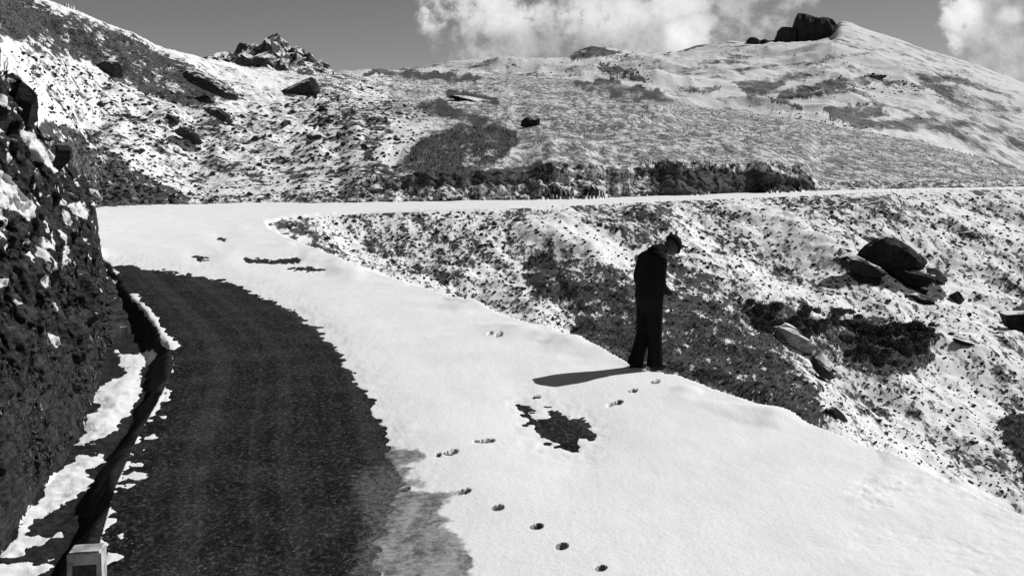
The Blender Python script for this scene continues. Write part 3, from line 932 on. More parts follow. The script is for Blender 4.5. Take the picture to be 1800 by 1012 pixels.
# (name, category, label, px, py(base), width px, height px, depth ratio, tilt, material, seed, cuts, bury)
ROCKS = [
    ('boulder', 'boulder', 'huge black domed boulder, largest on the snowy gully slope', 1568, 474, 124, 68, .8, (0, R(10), 0), M_bould, 3, 9, .12),
    ('boulder', 'boulder', 'low black boulder tucked against the left foot of the huge domed boulder', 1515, 482, 78, 34, .8, (0, R(12), 0), M_bould, 5, 9, .2),
    ('boulder', 'boulder', 'long low dark boulder directly beneath the huge domed boulder', 1600, 502, 84, 34, .8, (0, R(12), .2), M_bould, 8, 9, .25),
    ('boulder', 'boulder', 'blocky dark boulder right of the long low one, below the domed boulder', 1648, 500, 44, 30, .9, (0, R(15), 0), M_bould, 12, 9, .2),
    ('boulder', 'boulder', 'rounded grey boulder at the lower right end of the boulder cluster', 1686, 534, 30, 24, .9, (0, R(20), 0), M_bould, 14, 9, .2),
    ('boulder', 'boulder', 'flat dark boulder in the snow just below the boulder cluster', 1622, 534, 46, 18, .8, (0, R(20), 0), M_bould, 17, 9, .25),
    ('boulder', 'boulder', 'dark square boulder alone on the grassy hillside above the far road', 931, 222, 38, 17, .8, (0, R(3), 0), M_bould, 19, 7, .15),
    ('rock_ledge', 'rock', 'long thin dark rock ledge low on the snowy hillside left of the square boulder', 828, 178, 94, 12, .4, (0, R(9), 0), M_rock, 23, 8, .3),
    ('boulder', 'boulder', 'dark jagged boulder resting on the snow below the rocky knoll', 530, 168, 64, 34, .8, (0, R(8), 0), M_rock, 29, 9, .2),
    ('boulder', 'boulder', 'long dark tilted boulder in the brown turf band of the left hillside', 372, 165, 100, 32, .5, (0, R(24), 0), M_rock, 31, 9, .25),
    ('boulder', 'boulder', 'black boulder halfway down the left hillside below the tilted one', 388, 212, 56, 34, .7, (0, R(26), 0), M_rock, 37, 9, .2),
    ('boulder', 'boulder', 'slanting dark boulder standing in open snow of the left hillside', 334, 250, 52, 34, .6, (0, R(30), 0), M_rock, 41, 9, .2),
    ('boulder', 'boulder', 'small peaked rock just up slope from the slanting boulder', 302, 214, 34, 22, .7, (0, R(20), 0), M_rock, 43, 8, .2),
    ('boulder', 'boulder', 'dark hollowed boulder at the lower edge of the turf band, upper left', 196, 136, 52, 32, .7, (0, R(18), 0), M_rock, 47, 9, .2),
    ('boulder', 'boulder', 'rounded boulder poking out on top of the rock cut, far left', 30, 222, 76, 78, .8, (0, R(30), 0), M_bould, 53, 9, .25),
    ('boulder', 'boulder', 'dark boulder bulging from the crest of the rock cut', 96, 300, 50, 60, .8, (0, R(35), 0), M_bould, 57, 9, .3),
    ('boulder', 'boulder', 'dark boulder at the right border of the snowy slope', 1800, 582, 70, 42, .8, (0, R(10), 0), M_bould, 59, 9, .2),
    ('slab_rock', 'rock', 'long dark slab lying flat in the snow right of the heath cushions', 1694, 606, 58, 16, .5, (0, R(24), 0), M_bould, 61, 7, .3),
    ('slab_rock', 'rock', 'pale layered slab tilted out of the dark turf behind the standing person', 1398, 612, 76, 34, .6, (R(12), R(26), 0), M_slab, 67, 6, .25),
    ('slab_rock', 'rock', 'pale upper slab leaning over the large layered slab', 1392, 588, 62, 20, .5, (R(10), R(32), 0), M_slab, 71, 6, .25),
    ('boulder', 'boulder', 'pointed snow-topped boulder at the foot of the pale layered slabs', 1446, 662, 50, 44, .7, (0, R(35), 0), M_rock, 73, 8, .2),
    ('slab_rock', 'rock', 'black wedge of rock beside the road verge at the end of the dark turf', 1476, 740, 52, 20, .6, (0, R(28), 0), M_bould, 79, 7, .3),
    ('slab_rock', 'rock', 'thin dark ledge in snow under the right hand end of the far road', 1712, 418, 50, 12, .5, (0, R(24), 0), M_rock, 83, 8, .3),
    ('boulder', 'boulder', 'dark stone lump at the top of the small knob on the mountain flank', 1538, 140, 44, 10, .6, (0, R(-6), 0), M_rock, 89, 8, .3),
]
OUT = {
    3: [(1506, 462), (1510, 442), (1520, 430), (1538, 419), (1553, 411), (1567, 413), (1586, 424), (1606, 437), (1622, 449), (1629, 462), (1622, 474), (1600, 474), (1550, 484), (1520, 482)],
    5: [(1470, 452), (1484, 446), (1506, 448), (1530, 462), (1550, 470), (1560, 480), (1545, 490), (1520, 489), (1500, 480), (1478, 462)],
    8: [(1560, 474), (1575, 468), (1600, 472), (1624, 478), (1645, 484), (1646, 494), (1625, 504), (1600, 508), (1570, 496)],
    19: [(914, 223), (917, 212), (924, 207), (948, 207), (950, 210), (948, 222), (935, 225)],
    29: [(491, 166), (496, 158), (520, 148), (541, 145), (549, 134), (555, 138), (560, 150), (565, 162), (556, 169), (530, 168), (505, 168)],
    31: [(318, 128), (326, 122), (350, 126), (372, 136), (395, 150), (420, 168), (418, 177), (398, 176), (370, 162), (335, 146), (322, 136)],
    37: [(358, 192), (370, 186), (386, 188), (404, 202), (410, 214), (404, 219), (384, 210), (366, 200)],
    41: [(306, 232), (318, 220), (334, 224), (350, 236), (357, 252), (350, 256), (330, 246), (312, 238)],
    43: [(284, 210), (296, 199), (308, 204), (316, 214), (312, 220), (298, 217)],
    47: [(170, 112), (184, 106), (208, 108), (216, 118), (218, 136), (205, 138), (184, 130), (174, 122)],
    73: [(1424, 632), (1430, 624), (1442, 634), (1462, 650), (1470, 664), (1458, 668), (1440, 660), (1428, 646)],
}


def hull_bm(outline, z, depth, seed, cx_, cy_):
    rnd = random.Random(seed)
    bm = bmesh.new()
    X0 = sum(p[0] for p in outline) / len(outline)
    Y0 = sum(p[1] for p in outline) / len(outline)
    for k, (dd, sc_) in enumerate(((-.5, .62), (-.22, .93), (0, 1.0), (.3, .85), (.5, .55))):
        for (a, b) in outline:
            u = X0 + (a - X0) * sc_ * rnd.uniform(.94, 1.03)
            v = Y0 + (b - Y0) * sc_ * rnd.uniform(.94, 1.03) + (8 if dd < 0 and sc_ < .9 else 0) * abs(Y0 - outline[0][1]) / 60
            bm.verts.new(((u - cx_) / F * z, dd * depth, (cy_ - v) / F * z))
    h = bmesh.ops.convex_hull(bm, input=bm.verts[:])
    bmesh.ops.delete(bm, geom=list({g_ for g_ in h['geom_interior'] + h['geom_unused'] if isinstance(g_, bmesh.types.BMVert)}), context='VERTS')
    bmesh.ops.triangulate(bm, faces=bm.faces[:])
    for it in range(3):
        bmesh.ops.subdivide_edges(bm, edges=bm.edges[:], cuts=1, use_grid_fill=True)
    co = np.array([v.co for v in bm.verts])
    s = 3.5 / depth
    n_ = fbm3(co[:, 0] * s + seed, co[:, 1] * s, co[:, 2] * s, 4, seed, .6)
    n2_ = fbm3(co[:, 0] * s + seed, co[:, 1] * s + 8, co[:, 2] * s, 4, seed + 3, .6)
    for v, a, b in zip(bm.verts, n_, n2_):
        v.co += Vector((a * .5, b * 1.2, a * .6)) * depth * .07
    return bm


for name, cat, label, px, py, wpx, hpx, dr, tilt, mat, seed, cuts, bury in ROCKS:
    p, rg = hit(px, py)
    s = p.y / F
    if seed in OUT:
        ol = OUT[seed]
        w_ = (max(q[0] for q in ol) - min(q[0] for q in ol)) * s
        c_x, c_y = sum(q[0] for q in ol) / len(ol), sum(q[1] for q in ol) / len(ol)
        pz, _r = hit(c_x, max(q[1] for q in ol) - 2)
        dz_ = w_ * dr * .55
        zc = pz.y + dz_ * .15
        bm = hull_bm(ol, zc, dz_, seed, c_x, c_y)
        o = bm_obj(name, bm, mat, loc=((c_x - CX) / F * zc, zc, CH + (HY - c_y) / F * zc), smooth=False)
        tag(o, label, cat)
        continue
    w, h = wpx * s, hpx * s
    bm = rock_bm(seed, (w, w * dr, h * 1.15), 4, cuts + 5, .05, (tilt[0], tilt[1], random.Random(seed).uniform(-.3, .3)))
    p.z += h * (.5 - bury)
    p.y += w * dr * .25
    o = bm_obj(name, bm, mat, loc=p, smooth=False)
    tag(o, label, cat)

# summit crags and the rocky knoll
def crag(name, label, outline, z, depth, mat, seed, jag=.6, cat='crag', jy=.5):
    """a rock tower built as a closed, facetted mass from a ring of heights"""
    pts = outline
    n = 60
    ks = np.linspace(pts[0][0], pts[-1][0], n)
    top = np.interp(ks, [p[0] for p in pts], [p[1] for p in pts])
    bot = np.interp(ks, [p[0] for p in pts], [p[2] for p in pts])
    rows = 14
    vs, fs = [], []
    xc = (ks - CX) / F * z
    for i in range(n):
        ht = CH + (HY - top[i]) / F * z
        hb = CH + (HY - bot[i]) / F * z - depth * .25
        for j in range(rows):
            a = j / (rows - 1) * math.pi
            e = min(1.0, 2.2 * math.sin(math.pi * (i + .5) / n) ** .5)
            yy = z - math.cos(a) * depth * .5 * e
            hh = hb + (ht - hb) * (1 - abs(math.cos(a)) ** 5)
            vs.append((xc[i], yy, hh))
    for i in range(n - 1):
        for j in range(rows - 1):
            q = i * rows + j
            fs.append((q, q + rows, q + rows + 1, q + 1))
    vs = np.array(vs)
    s = 1.0 / (depth * .35)
    vs[:, 0] += fbm3(vs[:, 0] * s, vs[:, 1] * s, vs[:, 2] * s, 4, seed, .6) * depth * .07 * jag
    vs[:, 1] += fbm3(vs[:, 0] * s, vs[:, 1] * s, vs[:, 2] * s + 7, 4, seed + 3, .6) * depth * .5 * jag
    vs[:, 2] += fbm3(vs[:, 0] * s * 2, vs[:, 1] * s * 2, vs[:, 2] * s + 19, 4, seed + 5, .6) * depth * .10 * jag * jy
    o = mesh_obj(name, vs, fs, mat, smooth=False)
    tag(o, label, cat)
    return o


crag('rock_crag', 'big dark square-topped rock crag crowning the snowy summit', [(1392, 66, 70), (1395, 48, 71), (1402, 24, 71), (1412, 25, 71), (1424, 28, 70), (1436, 32, 70), (1452, 31, 69), (1460, 34, 68), (1472, 48, 66), (1480, 53, 60)], 885, 22, M_crag, 4, .5)
crag('rock_crag', 'lower dark rock shoulder touching the left side of the square summit crag', [(1362, 70, 74), (1368, 54, 74), (1374, 48, 74), (1388, 48, 73), (1398, 52, 72)], 880, 14, M_crag, 9, .5)
crag('rock_crag', 'smallest low crag strung out along the summit ridge, leftmost', [(1312, 72, 76), (1318, 66, 77), (1326, 66, 77), (1336, 71, 78), (1345, 69, 78), (1352, 72, 78), (1364, 71, 77)], 878, 9, M_crag, 14, .6)


def knoll():
    z0 = 150.0
    pk = [(360, 104), (385, 96), (410, 86), (425, 80), (440, 74), (455, 73), (465, 72), (478, 68), (487, 64), (500, 68), (508, 76), (525, 86), (545, 98), (565, 110), (590, 125), (615, 136)]
    n, rows = 200, 90
    ks = np.linspace(360, 615, n)
    ht = CH + (HY - np.interp(ks, *zip(*pk))) / F * z0
    xs = (ks - CX) / F * z0
    ys = np.linspace(-26, 22, rows)
    vs = []
    fs = []
    for i in range(n):
        for j in range(rows):
            y = ys[j]
            k = max(0, 1 - (abs(y) / (26 if y < 0 else 22)) ** 1.1)
            vs.append((xs[i], z0 + y, 4.5 + (ht[i] - 4.5) * k))
    for i in range(n - 1):
        for j in range(rows - 1):
            q = i * rows + j
            fs.append((q, q + rows, q + rows + 1, q + 1))
    vs = np.array(vs)
    rr = fbm3(vs[:, 0] * .25, vs[:, 1] * .25, vs[:, 2] * .3, 4, 77, .65)
    vs[:, 2] += (np.abs(rr) * 2.0 - .5) * 1.0 + fbm3(vs[:, 0] * .9, vs[:, 1] * .9, vs[:, 2], 3, 79) * 1.0 - .1
    vs[:, 1] += fbm3(vs[:, 0] * .4, vs[:, 1] * .4, vs[:, 2] * .4, 3, 78) * 3
    vs[:, 0] += fbm3(vs[:, 0] * .5, vs[:, 1] * .5, vs[:, 2] * .5, 3, 75) * 1.2
    o = mesh_obj('rocky_knoll', vs, fs, M_outc, smooth=False)
    tag(o, 'craggy rock knoll with snow in its cracks standing up behind the left hillside', 'rocky knoll')


knoll()

# stones: protos copied as individuals, the small rest as one scree
protos = []
for k in range(10):
    r_ = random.Random(900 + k)
    bm = rock_bm(500 + k, (1.0, r_.uniform(.6, .95), r_.uniform(.45, .75)), 2, 8, .05)
    me = bpy.data.meshes.new('stone')
    bm.to_mesh(me)
    bm.free()
    me.materials.append(M_stone)
    protos.append(me)
S_G1 = 'dark stone poking through the snow of the gully slope below the far road'
S_G2 = 'dark stone scattered on the snowy left hillside above the bend'
S_G3 = 'dark stone in the snow of the slope right of the dark turf'
ZONES = [
    ([(480, 385), (640, 378), (860, 372), (940, 385), (1000, 440), (1020, 540), (985, 578), (860, 545), (700, 490), (560, 435)], 95, S_G1, 'stones on the gully slope', (5, 13)),
    ([(1000, 362), (1430, 348), (1560, 352), (1500, 420), (1480, 520), (1250, 515), (1200, 440), (1090, 420)], 60, S_G1, 'stones on the gully slope', (5, 12)),
    ([(1480, 545), (1760, 470), (1800, 640), (1790, 880), (1640, 830), (1450, 745), (1440, 690), (1560, 670), (1660, 640)], 55, S_G3, 'stones on the slope by the turf', (5, 15)),
    ([(10, 90), (120, 110), (260, 165), (420, 200), (560, 180), (700, 200), (700, 345), (340, 355), (300, 320), (190, 250), (60, 170)], 88, S_G2, 'stones on the left hillside', (6, 22)),
]
rs = random.Random(5)
used = 0
for poly, cnt, lab, grp, (s0, s1) in ZONES:
    xs_, ys_ = [p[0] for p in poly], [p[1] for p in poly]
    k = 0
    while k < cnt:
        px, py = rs.uniform(min(xs_), max(xs_)), rs.uniform(min(ys_), max(ys_))
        if not bool(inside(np.array([px]), np.array([py]), poly)[0]):
            continue
        p, rg = hit(px, py)
        if rg not in (1, 5):
            continue
        s = s0 + (s1 - s0) * rs.random() ** 2.6
        d = s * p.y / F
        o = bpy.data.objects.new('stone', rs.choice(protos))
        o.scale = (d, d, d * rs.uniform(.6, 1.0))
        o.rotation_euler = (rs.uniform(-.3, .3), R(12) + rs.uniform(-.2, .3), rs.uniform(0, 6.28))
        o.location = (p.x, p.y, p.z + d * .08)
        col.objects.link(o)
        tag(o, lab, 'stone', grp)
        k += 1

ico = bmesh.new()
bmesh.ops.create_icosphere(ico, subdivisions=1, radius=.5)
IV = np.array([v.co for v in ico.verts]); IF = np.array([[v.index for v in f.verts] for f in ico.faces])
ico.free()


def scatter_px(zones, rng):
    out = []
    for poly, cnt, s0, s1 in zones:
        P = np.array(poly)
        n = 0
        while n < cnt:
            c = rng.uniform(P.min(0), P.max(0), (cnt * 2, 2))
            c = c[inside(c[:, 0], c[:, 1], poly)]
            for q in c[:cnt - n]:
                out.append((q[0], q[1], s0 + (s1 - s0) * rng.random() ** 2.5))
            n += len(c)
    return out


SC = scatter_px([
    ([(475, 388), (860, 368), (1430, 346), (1800, 338), (1800, 890), (1440, 750), (1130, 650), (950, 575), (640, 472)], 6500, 1.6, 7),
    ([(480, 385), (640, 378), (860, 372), (1000, 470), (1020, 560), (985, 578), (700, 490), (560, 435)], 900, 2, 6.5),
    ([(10, 90), (120, 110), (260, 165), (420, 200), (640, 150), (760, 200), (700, 345), (340, 358), (180, 355), (150, 300), (60, 170)], 3600, 1.8, 8),
    ([(90, 225), (170, 250), (330, 355), (165, 362), (120, 300)], 500, 2.5, 9),
    ([(1195, 185), (1440, 217), (1440, 222), (1195, 192)], 40, 1.5, 4),
    ([(1440, 160), (1540, 128), (1640, 160), (1540, 175)], 130, 1.5, 5),
    ([(1010, 85), (1130, 92), (1150, 150), (1050, 130)], 120, 1.5, 4.5), ([(1340, 190), (1470, 215), (1600, 245), (1590, 250), (1400, 212)], 90, 1.5, 5),
    ([(1000, 110), (1300, 90), (1700, 130), (1800, 250), (1200, 180)], 160, 1.2, 3.5), ([(640, 118), (1000, 100), (1000, 140), (650, 135)], 90, 1.5, 4),
], RNG)
vl, fl_ = [], []
n0 = 0
for (px, py, s) in SC:
    p, rg = hit(px, py)
    if rg in (-1, 0, 2, 3):
        continue
    d = s * p.y / F
    A = RNG.normal(size=(3, 3)) * .28 + np.eye(3)
    c = IV @ A.T * np.array([d, d, d * .7]) * (1 + RNG.uniform(-.2, .2, (len(IV), 1)))
    vl.append(c + np.array([p.x, p.y, p.z + d * .05]))
    fl_.append(IF + n0)
    n0 += len(IV)
o = mesh_obj('scree', np.concatenate(vl), np.concatenate(fl_), M_stone, smooth=False)
tag(o, kind='stuff')

# grass tufts through the snow (one mass)
TZ = [
    ([(930, 190), (1200, 190), (1440, 220), (1620, 256), (1800, 302), (1800, 326), (1440, 316), (1150, 288), (980, 282), (900, 240)], 4200, 1.8, 5),
    ([(710, 280), (735, 245), (790, 228), (850, 222), (905, 232), (915, 250), (890, 275), (830, 302), (760, 312)], 1500, 3, 8),
    ([(610, 330), (640, 306), (870, 298), (980, 282), (1100, 288), (1200, 290), (1430, 312), (1436, 344), (1100, 354), (640, 360)], 1500, 3, 8),
    ([(915, 465), (960, 458), (1030, 488), (1240, 520), (1370, 600), (1440, 690), (1448, 752), (1250, 692), (1130, 650), (985, 577), (1010, 548)], 4200, 2.5, 7),
    ([(1180, 540), (1370, 530), (1560, 560), (1645, 590), (1640, 640), (1560, 665), (1300, 590)], 1500, 3, 9),
    ([(0, -10), (100, 20), (240, 68), (400, 150), (420, 172), (300, 176), (160, 110), (0, 66)], 2600, 2.5, 7),
    ([(560, 130), (1160, 160), (1190, 182), (900, 240), (640, 200)], 2500, 1.5, 4),
    ([(1755, 740), (1820, 722), (1820, 880), (1790, 800)], 500, 4, 10),
    ([(-30, 560), (120, 560), (210, 610), (150, 740), (40, 880), (-30, 950)], 2600, 5, 16),
]
TP = scatter_px(TZ, RNG)
vl = []
for (px, py, s) in TP:
    p, rg = hit(px, py)
    if rg in (-1, 0, 2) or (rg == 3 and (px > 215 or py < 540)):
        continue
    d = min(s * p.y / F, .4)
    nb = 3
    for k in range(nb):
        a = RNG.uniform(0, 6.283)
        w = d * .13
        lean = RNG.uniform(.1, .75) * d
        bx, by = p.x + RNG.normal() * d * .2, p.y + RNG.normal() * d * .2
        ca, sa_ = math.cos(a), math.sin(a)
        vl.append(((bx - sa_ * w, by + ca * w, p.z - .03 * d), (bx + sa_ * w, by - ca * w, p.z - .03 * d), (bx + ca * lean, by + sa_ * lean, p.z + d * RNG.uniform(.5, 1.05))))
vl = np.array(vl).reshape(-1, 3)
o = mesh_obj('grass', vl, np.arange(len(vl)).reshape(-1, 3), M_grass, smooth=False)
tag(o, kind='stuff')

# earth clods and weeds over the lower rock cut, so that it does not read as one smooth sheet
CZ = scatter_px([([(-40, 420), (170, 420), (200, 600), (150, 740), (40, 880), (-40, 960)], 4200, 3, 16)], RNG)
vl, fl_ = [], []
n0 = 0
for (px, py, s) in CZ:
    p, rg = hit(px, py)
    if rg != 3:
        continue
    d = s * p.y / F
    A = RNG.normal(size=(3, 3)) * .32 + np.eye(3)
    c = IV @ A.T * d * (1 + RNG.uniform(-.25, .25, (len(IV), 1)))
    vl.append(c + np.array([p.x, p.y, p.z]))
    fl_.append(IF + n0)
    n0 += len(IV)
if vl:
    o = mesh_obj('rubble', np.concatenate(vl), np.concatenate(fl_), M_clod, smooth=False)
    tag(o, kind='stuff')


# heath cushions
def cushion_mesh(seed):
    rng = np.random.default_rng(seed)
    vs = []
    n = 420
    for k in range(n):
        th = rng.uniform(0, 6.283)
        u = rng.random() ** .5
        r = u * .5 * (1 + .18 * math.sin(3 * th + seed) + .1 * math.sin(5 * th))
        h = .36 * math.sqrt(max(0, 1 - u * u)) + rng.normal() * .03
        c = np.array([r * math.cos(th), r * math.sin(th), h])
        a = rng.normal(size=3); a /= np.linalg.norm(a)
        b_ = rng.normal(size=3); b_ -= a * (a @ b_); b_ /= np.linalg.norm(b_)
        s = .055
        vs += [c - a * s, c + a * s, c + b_ * s * 1.6]
    # solid core below the leaves
    core = IV.copy() * np.array([.9, .9, .62])
    base = len(vs)
    vs = np.concatenate([np.array(vs), core])
    fs = np.concatenate([np.arange(base).reshape(-1, 3), IF + base])
    me = bpy.data.meshes.new('heath_cushion')
    me.from_pydata(vs.tolist(), [], fs.tolist())
    me.materials.append(M_shrub)
    return me


cm = [cushion_mesh(s) for s in range(5)]
CUS = []
for poly, cnt in (([(1490, 575), (1560, 570), (1625, 592), (1632, 625), (1560, 655), (1485, 632)], 46), ([(1400, 540), (1500, 550), (1560, 565), (1480, 590), (1420, 580)], 16), ([(1290, 530), (1390, 540), (1420, 590), (1330, 580)], 16), ([(1550, 560), (1650, 580), (1650, 600), (1600, 590)], 8)):
    xs_, ys_ = [p[0] for p in poly], [p[1] for p in poly]
    k = 0
    while k < cnt:
        px, py = rs.uniform(min(xs_), max(xs_)), rs.uniform(min(ys_), max(ys_))
        if bool(inside(np.array([px]), np.array([py]), poly)[0]):
            CUS.append((px, py)); k += 1
for px, py in CUS:
    p, rg = hit(px, py)
    d = rs.uniform(15, 32) * p.y / F
    o = bpy.data.objects.new('heath_cushion', rs.choice(cm))
    o.scale = (d, d, d * rs.uniform(.7, 1.1))
    o.rotation_euler = (0, R(8), rs.uniform(0, 6.28))
    o.location = p
    col.objects.link(o)
    tag(o, 'dark rounded heath cushion growing in the snow below the big boulders', 'shrub', 'heath cushions below the boulders')

# ------------------------------------------------------------------ roadside marker post
def marker():
    zc = 6.1
    xc = (155 - CX) / F * zc
    t = bpy.data.objects.new('marker_post', None)
    t.location = (xc, zc, 0)
    t.rotation_euler = (R(-1.5), R(-1), R(9))
    col.objects.link(t)
    tag(t, 'squat pale concrete marker post with sunken front panel at the road edge', 'marker post')
    mc_ = plain('weathered concrete', .42, .9, .5, 9., .01, .1)
    md = plain('painted panel', .07, .8, .35, 25., .006, .1)
    w, d, h = .196, .165, .585
    bm = bmesh.new()
    bmesh.ops.create_cube(bm, size=1)
    for v in bm.verts:
        k = 1.0 if v.co.z < 0 else .93
        v.co = Vector((v.co.x * w * k, v.co.y * d * k, (v.co.z + .5) * (h + .25) - .25))
    # sunken panel on the front face
    bm.faces.ensure_lookup_table()
    fr = [f for f in bm.faces if f.normal.y < -.9][0]
    res = bmesh.ops.inset_region(bm, faces=[fr], thickness=.026)
    bmesh.ops.translate(bm, verts=list(fr.verts), vec=(0, .014, 0))
    top_e = [v for v in fr.verts if v.co.z > .3]
    for v in top_e:
        v.co.z -= .03
    bmesh.ops.bevel(bm, geom=[e for e in bm.edges if all(v not in fr.verts for v in e.verts)], offset=.012, segments=3, affect='EDGES')
    bmesh.ops.subdivide_edges(bm, edges=bm.edges[:], cuts=2, use_grid_fill=True)
    for v in bm.verts:
        nz_ = float(fbm3(np.array([v.co.x * 30]), np.array([v.co.y * 30]), np.array([v.co.z * 30]), 2, 3)[0])
        v.co += Vector((nz_, nz_ * .6, nz_)) * .004
    bm_obj('post_body', bm, mc_, t, smooth=False)
    bm = bmesh.new()
    bmesh.ops.create_cube(bm, size=1)
    for v in bm.verts:
        v.co = Vector((v.co.x * .126, v.co.y * .01, v.co.z * .54 + .245))
    o = bm_obj('front_panel', bm, md, t, smooth=False)
    o.location = (0, -.064, -.005)
    bmod = o.modifiers.new('b', 'BEVEL'); bmod.width = .003


marker()


# ------------------------------------------------------------------ the person
def skin_obj(name, chains, mat, parent, sub=2, root=0):
    """chains: list of lists of (x,y,z,rx,ry); the first point of a later chain may be an int index of an earlier vertex"""
    vs, es, rad = [], [], []
    for ch in chains:
        prev = None
        for p in ch:
            if isinstance(p, int):
                prev = p
                continue
            vs.append(p[:3])
            rad.append((p[3], p[4] if len(p) > 4 else p[3]))
            i = len(vs) - 1
            if prev is not None:
                es.append((prev, i))
            prev = i
    me = bpy.data.meshes.new(name)
    me.from_pydata(vs, es, [])
    me.materials.append(mat)
    o = bpy.data.objects.new(name, me)
    col.objects.link(o)
    o.parent = parent
    md = o.modifiers.new('skin', 'SKIN')
    md.use_smooth_shade = True
    md.branch_smoothing = .3
    for i, r_ in enumerate(rad):
        me.skin_vertices[0].data[i].radius = r_
        me.skin_vertices[0].data[i].use_root = (i == root)
    s = o.modifiers.new('sub', 'SUBSURF')
    s.levels = sub
    s.render_levels = sub
    return o


def person():
    gx, gz = wp(1134, 652)
    gh = .015
    t = bpy.data.objects.new('person', None)
    t.location = (gx, gz, gh)
    col.objects.link(t)
    tag(t, 'person in dark jacket, wide trousers and cap standing with bowed head', 'person')
    skin = plain('skin', .06, .6, .15, 40., .002, .3)
    coat = plain('dark wool jacket', .012, .95, .4, 60., .006, .05)
    trs = plain('dark trousers', .010, .95, .4, 60., .006, .05)
    hatm = plain('dark cap', .012, .9, .4, 60., .003, .05)
    shoe = plain('black leather shoes', .012, .6, .3, 60., .002, .3)
    f = Vector((.82, .57, 0))          # facing
    l = Vector((-.57, .82, 0))         # their left side, away from the camera

    def P(fx, lx, z, r, r2=None):
        v = f * fx + l * lx
        return (v.x, v.y, z, r, r2 if r2 else r)
    def tubes(name, chains, mat, parent, voxel):
        """limbs as tapered tubes fused into one continuous skin"""
        bm = bmesh.new()
        for ch in chains:
            pts = [Vector(q[:3]) for q in ch]
            rings = []
            m = []
            for i in range(len(pts) - 1):                      # finer stations
                for k_ in range(3):
                    t_ = k_ / 3
                    t2_ = t_ * t_ * (3 - 2 * t_) * .4 + t_ * .6
                    m.append((pts[i].lerp(pts[i + 1], t_), ch[i][3] + (ch[i + 1][3] - ch[i][3]) * t2_, ch[i][4] + (ch[i + 1][4] - ch[i][4]) * t2_))
            m.append((pts[-1], ch[-1][3], ch[-1][4]))
            for i, (c, ra, rb) in enumerate(m):
                d = (m[min(i + 1, len(m) - 1)][0] - m[max(i - 1, 0)][0]).normalized()
                sd = (l - d * l.dot(d)).normalized() if abs(l.dot(d)) < .9 else (f - d * f.dot(d)).normalized()
                fw = d.cross(sd).normalized()
                rings.append([bm.verts.new(c + sd * ra * math.cos(a) + fw * rb * math.sin(a)) for a in [k_ * math.pi / 8 for k_ in range(16)]])
            for r0, r1 in zip(rings[:-1], rings[1:]):
                for k_ in range(16):
                    bm.faces.new((r0[k_], r0[(k_ + 1) % 16], r1[(k_ + 1) % 16], r1[k_]))
            for rg_, (c, ra, rb), sgn in ((rings[0], m[0], -1), (rings[-1], m[-1], 1)):
                nb_ = m[1][0] if sgn < 0 else m[-2][0]
                cap = bm.verts.new(c + (c - nb_).normalized() * min(ra, rb) * .35)
                for k_ in range(16):
                    bm.faces.new((rg_[k_], rg_[(k_ + 1) % 16], cap))
        bmesh.ops.recalc_face_normals(bm, faces=bm.faces[:])
        o = bm_obj(name, bm, mat, parent)
        rm = o.modifiers.new('fuse', 'REMESH')
        rm.mode = 'VOXEL'
        rm.voxel_size = voxel
        rm.use_smooth_shade = True
        sm_ = o.modifiers.new('smooth', 'SMOOTH')
        sm_.iterations = 3
        return o

    # body: continuous surface from feet to head, with arms, hands and fingers
    ch = [
        [P(.075, 0, .90, .10, .08), P(.09, 0, 1.10, .12, .08), P(.14, 0, 1.28, .13, .085), P(.155, 0, 1.40, .10, .08), P(.27, 0, 1.45, .058, .058), P(.40, 0, 1.50, .06, .06)],
        [P(.08, -.07, .90, .08, .08), P(.085, -.085, .47, .05, .05), P(.08, -.09, .09, .04, .04)], [P(.05, -.10, .05, .035, .03), P(.17, -.11, .04, .035, .025)],
        [P(.07, .07, .90, .08, .08), P(.04, .085, .47, .05, .05), P(-.09, .085, .10, .038, .038)], [P(-.095, .085, .05, .032, .03), P(.0, .09, .04, .032, .025)],
    ]
    for s in (-1, 1):
        ch.append([P(.13, s * .10, 1.39, .055, .055), P(.12, s * .16, 1.37, .055, .055), P(.075, s * .21, 1.10, .042, .042), P(.30, s * .12, .945, .03, .028), P(.345, s * .085, .93, .034, .018), P(.395, s * .065, .925, .036, .016)])
        for k_, ln in enumerate((.066, .076, .071, .056)):
            lx = s * .065 + (k_ - 1.5) * .0185
            ch.append([P(.385, lx, .927, .0095, .0095), P(.385 + ln * .55, lx, .915, .0088, .0088), P(.385 + ln * .78, lx, .915 - ln * .38, .0078, .0078)])
        ch.append([P(.36, s * .035 + s * .01, .93, .012, .012), P(.395, s * .022, .935, .0105, .0105), P(.42, s * .02, .932, .009, .009)])
    body = tubes('body', ch, skin, t, .0055)
    # face details, hands
    def lump(name, c, dims, mat, par, rot=None, sub=3):
        bm = bmesh.new()
        bmesh.ops.create_icosphere(bm, subdivisions=sub, radius=1)
        for v in bm.verts:
            q = Vector((v.co.x * dims[0], v.co.y * dims[1], v.co.z * dims[2]))
            if rot is not None:
                q = rot @ q
            v.co = q + c
        return bm_obj(name, bm, mat, par)
    ang = math.atan2(f.y, f.x)
    Rf = Matrix.Rotation(ang, 3, 'Z')
    Rh = Rf @ Matrix.Rotation(R(58), 3, 'Y')          # head pitched down
    hc = f * .452 + Vector((0, 0, 1.512))
    bm = bmesh.new()
    bmesh.ops.create_icosphere(bm, subdivisions=4, radius=1)
